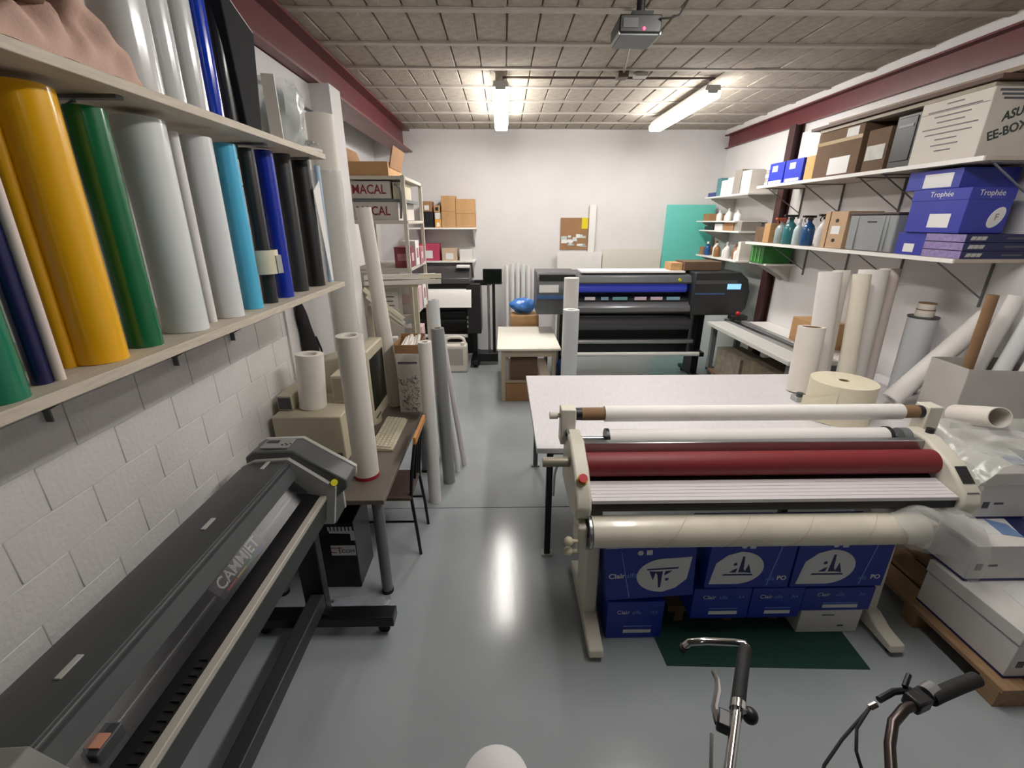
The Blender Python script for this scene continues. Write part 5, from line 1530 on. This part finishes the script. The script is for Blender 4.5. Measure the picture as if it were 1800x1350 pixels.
MB().prism([(6.05, 1.16), (5.96, 1.10), (5.95, 1.04), (6.02, 1.005), (6.25, 1.0), (6.25, 1.14)], 'x', 0.98, 2.53).build('front_apron', mat('apron_silver', '7D7E80', 0.25, metal=0.6), t, bev=0.01)
MB().cyl((2.36, 6.01, 1.455), (2.36, 6.03, 1.455), 0.02, n=12).build('yellow_mark', mat('yellow_sticker', 'D8D020', 0.4), t)
# right head
rh = MB().prism([(2.53, 0.99), (2.53, 1.56), (3.14, 1.56), (3.25, 1.47), (3.30, 1.30), (3.28, 1.08), (3.20, 0.99)], 'y', 5.95, 6.6).build('right_head', M_PGD, t, bev=0.015)
MB().box(2.55, 3.1, 5.944, 5.952, 1.41, 1.455).build('head_band', M_PG, rh)
MB().box(2.98, 3.16, 5.940, 5.952, 1.34, 1.41).build('display', mat('display_blue', '7FB4E8', 0.3, emit=0.5), rh)
MB().box(2.56, 2.96, 5.944, 5.952, 1.27, 1.29).build('blue_stripe', mat('stripe_blue', '3C5C8E'), rh)
# stand
MB().cyl((0.95, 6.18, 0.84), (2.62, 6.18, 0.84), 0.10, n=24).build('media_roll', mat('grey_media', '5A5A5C', 0.5), t)
MB().box(0.9, 2.7, 6.32, 6.38, 0.35, 0.98).build('back_panel', M_BLACK, t)
for xx in (0.83, 2.78):
    MB().box(xx - 0.05, xx + 0.05, 6.15, 6.45, 0.1, 1.0).build('leg', M_BLACKM, t, bev=0.006)
    MB().box(xx - 0.05, xx + 0.05, 5.92, 6.62, 0.05, 0.1).build('foot', M_BLACKM, t, bev=0.006)
    for yy in (5.97, 6.56):
        MB().cyl((xx - 0.02, yy, 0.025), (xx + 0.02, yy, 0.025), 0.025, n=12).build('caster', M_RUBBER, t)
    MB().box(xx - 0.03, xx + 0.03, 5.96, 6.16, 0.40, 0.46).build('take_up_arm', M_BLACKM, t)
MB().cyl((0.86, 6.0, 0.43), (2.75, 6.0, 0.43), 0.03, n=18).build('take_up_bar', M_PAPER, t)
MB().cyl((0.80, 6.22, 0.56), (2.75, 6.22, 0.56), 0.035, n=18).build('tension_bar', M_ALU, t)
carton('rag_box', 'squat brown carton of rags on the right head of the long printer', 2.45, 2.95, 6.15, 6.5, 1.565, 1.68, M_CARDD, 'cartons on the long printer')
carton('rag_box', 'small tan carton beside the rag carton on the long printer', 2.28, 2.44, 6.2, 6.45, 1.562, 1.66, M_CARDL, 'cartons on the long printer')

# ------------------------------------------------------------------ long cutting bench at the right wall
t = thing('cutting_bench', 'long steel cutting bench with rails along the right wall', 'bench', (2.95, 4.9, 0))
MB().box(2.70, 3.18, 3.98, 5.78, 0.90, 0.945).build('bed', mat('bench_white', 'CFCFCB', 0.4), t, bev=0.003)
MB().box(2.94, 2.965, 3.98, 5.80, 0.946, 0.975).build('guide_rail', M_STEEL, t)
MB().box(2.985, 3.03, 3.98, 5.80, 0.946, 0.966).build('cutting_strip', M_BLACKM, t)
MB().box(3.06, 3.12, 3.98, 5.80, 0.946, 0.99).build('clamp_beam', M_ALU, t, bev=0.004)
hd = MB().box(2.93, 3.14, 5.60, 5.72, 0.992, 1.05).build('cutter_head', M_BLACK, t, bev=0.01)
MB().sphere((3.03, 5.66, 1.07), 0.03).build('red_knob', mat('estop_red', 'C02030'), hd)
for yy in (4.05, 5.7):
    MB().box(2.75, 2.81, yy - 0.03, yy + 0.03, 0, 0.90).build('leg', M_MGREY, t)
    MB().box(3.08, 3.14, yy - 0.03, yy + 0.03, 0, 0.90).build('leg', M_MGREY, t)
MB().box(2.75, 3.14, 4.03, 5.73, 0.30, 0.33).build('lower_tray', M_CARDD, t)
carton('brown_carton', 'dusty brown carton on the lower tray of the cutting bench', 2.76, 3.12, 4.2, 4.85, 0.331, 0.72, mat('dusty_card', '6E6250', 0.85, var=0.3, scale=12), 'cartons under the cutting bench')
carton('brown_carton', 'dusty grey-brown carton farther back on the cutting bench tray', 2.78, 3.1, 4.95, 5.55, 0.331, 0.66, mat('dusty_card2', '857C6C', 0.85, var=0.3, scale=12), 'cartons under the cutting bench')
carton('brown_carton', 'small brown carton on the cutting bench against the right wall', 3.16, 3.46, 4.35, 4.75, 0.946, 1.22, M_CARDL)
t = thing('wall_ledge', 'narrow white ledge along the right wall behind the cutting bench', 'ledge', (3.35, 4.9, 0.9))
MB().box(3.19, 3.498, 3.98, 5.74, 0.90, 0.945).build('board', M_WHITE, t)
for yy in (4.1, 4.9, 5.6):
    MB().bar((3.49, yy, 0.9), (3.49, yy, 0.65), 0.02, 0.01).bar((3.485, yy, 0.68), (3.25, yy, 0.895), 0.012, 0.012).build('bracket', M_MGREY, t)

# ------------------------------------------------------------------ small far shelves on the right wall
def far_shelf(label, y0, y1, z, x0=3.06):
    t_ = thing('wall_shelf', label, 'shelf', (XR, (y0 + y1) / 2, z))
    MB().box(x0, XR - 0.001, y0, y1, z - 0.02, z).build('board', M_WHITE, t_, bev=0.002)
    for y in (y0 + 0.1, y1 - 0.1):
        MB().prism([(XR - 0.002, z - 0.021), (x0 + 0.06, z - 0.021), (x0 + 0.06, z - 0.035), (XR - 0.002, z - 0.22)], 'y', y - 0.008, y + 0.008).build('bracket', M_LGREY, t_)
    return t_


far_shelf('topmost small white shelf with folders beyond the maroon column', 5.98, 7.25, 2.53)
far_shelf('second small white shelf beyond the maroon column', 6.2, 7.45, 2.20)
far_shelf('third small white shelf with small jars beyond the maroon column', 6.05, 7.3, 2.07)
far_shelf('lowest small white shelf with bottles beyond the maroon column', 6.0, 7.3, 1.70)
MF = [mat('folder_blue', '2A3C78', 0.5), M_WBOX, M_PAPERW, mat('folder_grey', '8E8880', 0.5), mat('folder_teal', '4A7A80', 0.5), M_CARD]
for k, (y0, y1, h, c, lb_) in enumerate(((7.0, 7.24, 0.06, 0, 'flat dark blue box at the end of the topmost small shelf'), (6.86, 6.98, 0.24, 4, 'upright teal folder on the topmost small shelf'),
                                        (6.68, 6.84, 0.20, 1, 'upright white folder on the topmost small shelf'), (6.5, 6.66, 0.22, 2, 'warm white folder on the topmost small shelf'),
                                        (6.30, 6.48, 0.30, 3, 'tall grey folder on the topmost small shelf'), (6.05, 6.28, 0.27, 2, 'wide pale folder nearest the column on the topmost small shelf'))):
    tag(MB().box(3.1, 3.4, y0, y1, 2.53, 2.53 + h).build('folder', MF[c], loc=(3.25, (y0 + y1) / 2, 2.53), bev=0.004), lb_, 'folder', 'folders on the topmost small shelf')
tag(MB().box(3.1, 3.38, 6.9, 7.2, 2.07, 2.12).build('flat_case', M_BLACK, loc=(3.25, 7.05, 2.07), bev=0.004), 'flat black case on the third small shelf', 'case')
mj = [M_WBOX, M_PAPERW, mat('jar_brown', '8A6038', 0.4), mat('jar_pink', 'D0A8A0', 0.5), M_LGREY]
for k in range(5):
    bottle(['first', 'second', 'third', 'fourth', 'fifth'][k] + ' pale jar from the maroon column on the second small shelf', 3.15 + 0.05 * (k % 2), 6.3 + 0.14 * k, 2.20, 0.12 + 0.02 * (k % 3), 0.04, mj[k % 2], mj[4], group='jars on the second small shelf')
for k in range(6):
    bottle(['white', 'brown', 'white', 'white', 'brown', 'white'][k] + ' bottle, ' + ['first', 'second', 'third', 'fourth', 'fifth', 'sixth'][k] + ' from the column on the lowest small shelf', 3.14 + 0.05 * (k % 2), 6.15 + 0.15 * k, 1.70, 0.17 + 0.025 * (k % 3), 0.045, mj[2] if k in (1, 4) else mj[k % 2], mj[4 - 2 * (k % 2)], group='bottles on the lowest small shelf')
bottle('dark blue bottle at the far end of the lowest small shelf', 3.15, 7.1, 1.70, 0.2, 0.045, m_blue, M_WHITE, group='bottles on the lowest small shelf')
GS = 'small packs on the far small shelves'
for k, (y0, y1, z0, h, c, lb_) in enumerate(((7.12, 7.3, 2.20, 0.10, 5, 'brown pack at the end of the second small shelf'), (6.62, 6.86, 2.07, 0.09, 1, 'flat white pack on the third small shelf'),
                                             (6.30, 6.58, 2.07, 0.11, 5, 'brown pack in the middle of the third small shelf'), (6.08, 6.27, 2.07, 0.12, 3, 'grey pack nearest the column on the third small shelf'),
                                             (7.16, 7.28, 1.70, 0.12, 5, 'brown pack at the end of the lowest small shelf'), (6.02, 6.09, 1.70, 0.24, 2, 'slim pale pack nearest the column on the lowest small shelf'))):
    tag(MB().box(3.1, 3.36, y0, y1, z0, z0 + h).build('stock_pack', MF[c], loc=(3.2, (y0 + y1) / 2, z0), bev=0.003), lb_, 'box', GS)
t = thing('green_crate', 'green plastic crate under the far end of the lower right shelf', 'crate', (3.28, 5.6, 1.72))
M_GRN = mat('green_plastic', '2E7A34', 0.4, var=0.1)
b = MB().box(3.10, 3.44, 5.45, 5.455, 1.72, 1.90).box(3.10, 3.44, 5.735, 5.74, 1.72, 1.90).box(3.10, 3.105, 5.455, 5.735, 1.72, 1.90).box(3.435, 3.44, 5.455, 5.735, 1.72, 1.90).box(3.10, 3.44, 5.45, 5.74, 1.715, 1.72)
b.build('crate_body', M_GRN, t)
MB().box(3.09, 3.45, 5.44, 5.75, 1.90, 1.915).build('rim', M_GRN, t)
for yy in (5.52, 5.6, 5.68):
    MB().box(3.094, 3.10, yy, yy + 0.02, 1.73, 1.89).build('rib', mat('green_light', '6FAE62', 0.4), t)
far_shelf('short white shelf under the green crate', 5.40, 5.77, 1.714, 3.12)

# ------------------------------------------------------------------ projector and ceiling conduits
t = thing('projector', 'dark grey projector hanging from the ceiling', 'projector', (0.78, 3.17, 3.2))
MB().prism([(3.05, 3.205), (3.05, 3.295), (3.28, 3.285), (3.28, 3.20)], 'x', 0.665, 0.905).build('body', M_BLACK, t, bev=0.008)
MB().box(0.675, 0.895, 3.06, 3.275, 3.196, 3.206).build('bottom_plate', M_MGREY, t, bev=0.002)
for xx in (0.663, 0.898):
    MB().box(xx, xx + 0.009, 3.055, 3.275, 3.198, 3.214).build('edge_trim', M_LGREY, t)
MB().box(0.685, 0.77, 3.046, 3.051, 3.23, 3.275).build('connector_panel', M_DGREY, t)
MB().cyl((0.805, 3.051, 3.225), (0.805, 3.044, 3.225), 0.008, n=10).build('red_light', mat('red_led', 'FF2040', 0.4, emit=4.0), t)
MB().box(0.74, 0.86, 3.08, 3.2, 3.294, 3.32).build('mount_plate', M_BLACKM, t)
MB().cyl((0.80, 3.14, 3.32), (0.80, 3.14, CZ + 0.012), 0.025, n=14).build('pole', M_BLACKM, t)
t = thing('projector_cable', 'black cable looping from the projector to the ceiling', 'cable', (0.95, 3.1, 3.4))
MB().tube([(0.89, 3.044, 3.27), (0.94, 3.02, 3.265), (0.99, 3.02, 3.28), (1.02, 3.0, 3.33), (1.06, 2.95, 3.42), (1.08, 2.9, CZ + 0.02)], 0.005, 8).build('cable', M_RUBBER, t)
struct(MB().tube([(0.0, 5.0, CZ - 0.012), (2.05, 5.0, CZ - 0.012)], 0.011).build('trim_6', mat('brown_conduit', '5E5148', 0.5), loc=(1.0, 5.0, CZ - 0.012)))
struct(MB().tube([(0.86, 3.45, CZ - 0.012), (1.12, 4.82, CZ - 0.012)], 0.012).build('trim_7', mat('brown_conduit', '5E5148'), loc=(1.0, 4.1, CZ - 0.012)))
struct(MB().box(1.07, 1.17, 4.82, 4.93, CZ - 0.05, CZ).build('trim_8', mat('brown_conduit', '5E5148'), loc=(1.12, 4.87, CZ), bev=0.004))
struct(MB().box(1.24, 1.36, 4.86, 4.96, CZ - 0.03, CZ).build('trim_9', M_LGREY, loc=(1.3, 4.9, CZ), bev=0.004))


# ================================================================== BICYCLES in the foreground
def bicycle(label, head, f, frame_m, bar_pts, bar_m, grip, grip_r, lever_pts, lever_m, extra=None, stem_top=1.05):
    f = Vector((f[0], f[1], 0)).normalized()
    s = Vector((-f.y, f.x, 0))
    hx = Vector((head[0], head[1], 0))
    Z = Vector((0, 0, 1))
    t_ = thing('bicycle', label, 'bicycle', hx - f * 0.5)
    fw = hx + f * 0.28 + Z * 0.34
    rw = hx - f * 0.78 + Z * 0.34
    bb = hx - f * 0.36 + Z * 0.30
    st = hx - f * 0.52 + Z * 0.72
    h0, h1 = hx + f * 0.02 + Z * 0.70, hx - f * 0.03 + Z * 0.86
    for c_ in (fw, rw):
        w_ = MB().tube([c_ + f * (0.32 * math.cos(q)) + Z * (0.32 * math.sin(q)) for q in [2 * PI * i / 36 for i in range(37)]], 0.02, 8, caps=False).build('wheel', M_RUBBER, t_)
        b_ = MB().cyl(c_ - s * 0.04, c_ + s * 0.04, 0.016, n=10)
        for i in range(14):
            q = 2 * PI * i / 14
            b_.tube([c_, c_ + f * (0.30 * math.cos(q)) + Z * (0.30 * math.sin(q))], 0.0013, 4)
        b_.build('spokes', M_STEEL, w_)
    b_ = MB()
    for p_, q_ in ((h0, bb), (h1 - Z * 0.03, st), (st, bb), (bb, rw + s * 0.05), (bb, rw - s * 0.05), (st, rw + s * 0.05), (st, rw - s * 0.05), (h0, h1)):
        b_.tube([p_, q_], 0.016 if p_ in (h0, h1) or q_ in (bb,) else 0.009, 10)
    b_.build('frame', frame_m, t_)
    MB().tube([h0, h0 + f * 0.02 - Z * 0.04 + s * 0.05, fw + s * 0.05], 0.011).tube([h0, h0 + f * 0.02 - Z * 0.04 - s * 0.05, fw - s * 0.05], 0.011).build('fork', frame_m, t_)
    MB().tube([st, st - f * 0.04 + Z * 0.18], 0.013).build('seat_post', M_STEEL, t_)
    MB().sphere(st - f * 0.05 + Z * 0.2, 0.1, 14, 8, (1.3 if abs(f.x) > 0.7 else 0.7, 0.75, 0.35)).build('saddle', M_RUBBER, t_)
    MB().cyl(bb - s * 0.05, bb + s * 0.05, 0.09, n=20).build('crank', M_STEEL, t_)
    MB().tube([h1, h1 - f * 0.02 + Z * (stem_top - 0.86), Vector(bar_pts[0])], 0.014, 10).build('stem', bar_m, t_)
    hb = MB().tube(bar_pts, 0.0115, 12).build('handlebar', bar_m, t_)
    MB().tube(grip, grip_r, 16).build('grip', M_RUBBER, t_)
    if lever_pts:
        MB().tube(lever_pts, [0.008, 0.009, 0.009, 0.007, 0.005][:len(lever_pts)], 8).build('brake_lever', lever_m, t_)
    if extra:
        extra(t_, f, s)
    return t_


K = 1.1 / 1.15


def hp(u, v, z=1.1):
    return at_z(u, v, z)


def extra_a(t_, f, s):
    MB().tube([hp(1312, 1137), hp(1308, 1131), hp(1290, 1129), hp(1240, 1127, 1.11), hp(1212, 1129, 1.105), hp(1203, 1136, 1.09)], 0.0095, 12).build('bar_end', M_CHROME, t_)
    MB().tube([hp(1203, 1136, 1.09), hp(1201, 1142, 1.075)], 0.012, 10).build('bar_end_cap', M_RUBBER, t_)
    MB().tube([hp(1298, 1236), hp(1297, 1250)], 0.019, 14).build('clamp_ring', M_CHROME, t_)
    MB().sphere(hp(1318, 1258, 1.09), 0.019, 12, 8).build('bell', M_BLACK, t_)
    MB().rbox(hp(1272, 1268, 1.09), (0.03, 0.045, 0.03), rz=-0.5).build('lever_mount', M_BLACK, t_, bev=0.005)
    MB().tube([hp(1251, 1290, 1.10), hp(1250, 1345, 1.09), hp(1250, 1420, 1.05), Vector((0.42, 0.40, 0.9))], 0.004, 8).build('brake_cable', M_STEEL, t_)


pA = [Vector((0.42, 0.42, 1.08)), hp(1272, 1420, 1.09), hp(1284, 1340), hp(1297, 1245), hp(1312, 1137)]
bicycle('bicycle with straight chrome handlebar and curved bar end', (0.44, 0.38), (-0.95, 0.3), mat('bike_silver', '8E9296', 0.3, metal=0.6), pA, M_CHROME,
        [hp(1297, 1240), hp(1301, 1205), hp(1308, 1150), hp(1311, 1140)], 0.0165,
        [hp(1262, 1272, 1.09), hp(1256, 1245, 1.09), hp(1262, 1215, 1.095), hp(1261, 1195, 1.095), hp(1253, 1180, 1.095)], M_CHROME, extra_a)


def extra_b(t_, f, s):
    MB().tube([hp(1612, 1222, 1.11), hp(1600, 1213, 1.11), hp(1570, 1216, 1.11), hp(1545, 1230, 1.105)], 0.008, 8).build('lever_arm', M_BLACKM, t_)
    MB().rbox(hp(1612, 1232, 1.10), (0.05, 0.04, 0.035), rz=0.3).build('shifter', M_BLACK, t_, bev=0.006)
    MB().tube([hp(1590, 1207, 1.12), hp(1598, 1186, 1.13)], 0.006, 8).build('shift_lever', M_BLACKM, t_)
    MB().tube([hp(1640, 1212, 1.10), hp(1625, 1222, 1.10)], 0.021, 14).build('clamp_ring', M_STEEL, t_)
    MB().tube([hp(1540, 1238, 1.105), hp(1528, 1244, 1.10)], 0.007, 8).build('cable_nipple', M_CHROME, t_)
    MB().tube([hp(1530, 1243, 1.10), hp(1508, 1268, 1.09), hp(1480, 1300, 1.07), hp(1449, 1345, 1.05), hp(1430, 1420, 1.0)], 0.0035, 8).build('brake_cable', M_RUBBER, t_)
    MB().tube([hp(1528, 1245, 1.10), hp(1506, 1280, 1.09), hp(1505, 1320, 1.07), hp(1514, 1350, 1.05), hp(1525, 1420, 1.0)], 0.0035, 8).build('gear_cable', M_RUBBER, t_)


pB = [Vector((0.70, 0.12, 1.02)), hp(1580, 1550, 1.04), hp(1568, 1380, 1.06), hp(1564, 1310, 1.08), hp(1570, 1270, 1.09), hp(1590, 1246, 1.10), hp(1625, 1232, 1.10), hp(1712, 1196, 1.095)]
bicycle('bicycle with dark bronze swept handlebar and two black cables', (0.70, 0.10), (-0.95, 0.3), mat('bike_dark', '2A2624', 0.35), pB, mat('bronze_bar', '3E3532', 0.3, metal=0.6),
        [hp(1636, 1228, 1.10), hp(1650, 1221, 1.10), hp(1680, 1208, 1.098), hp(1716, 1194, 1.095)], 0.017, None, M_BLACKM, extra_b, 1.0)

# white capped roll at the lower edge
t = thing('capped_roll', 'thick white capped roll standing on the floor beside the bicycles', 'roll', (-0.03, 0.76, 0))
MB().cyl((-0.03, 0.745, 0), (-0.03, 0.745, 0.79), 0.088, n=36).build('wound_sheet', M_PAPER, t)
MB().lathe((-0.03, 0.745, 0.79), [(0.09, 0), (0.09, 0.006), (0.082, 0.012), (0.0, 0.013)], 36).build('end_cap', mat('cap_white', 'D6D4D6', 0.45), t)
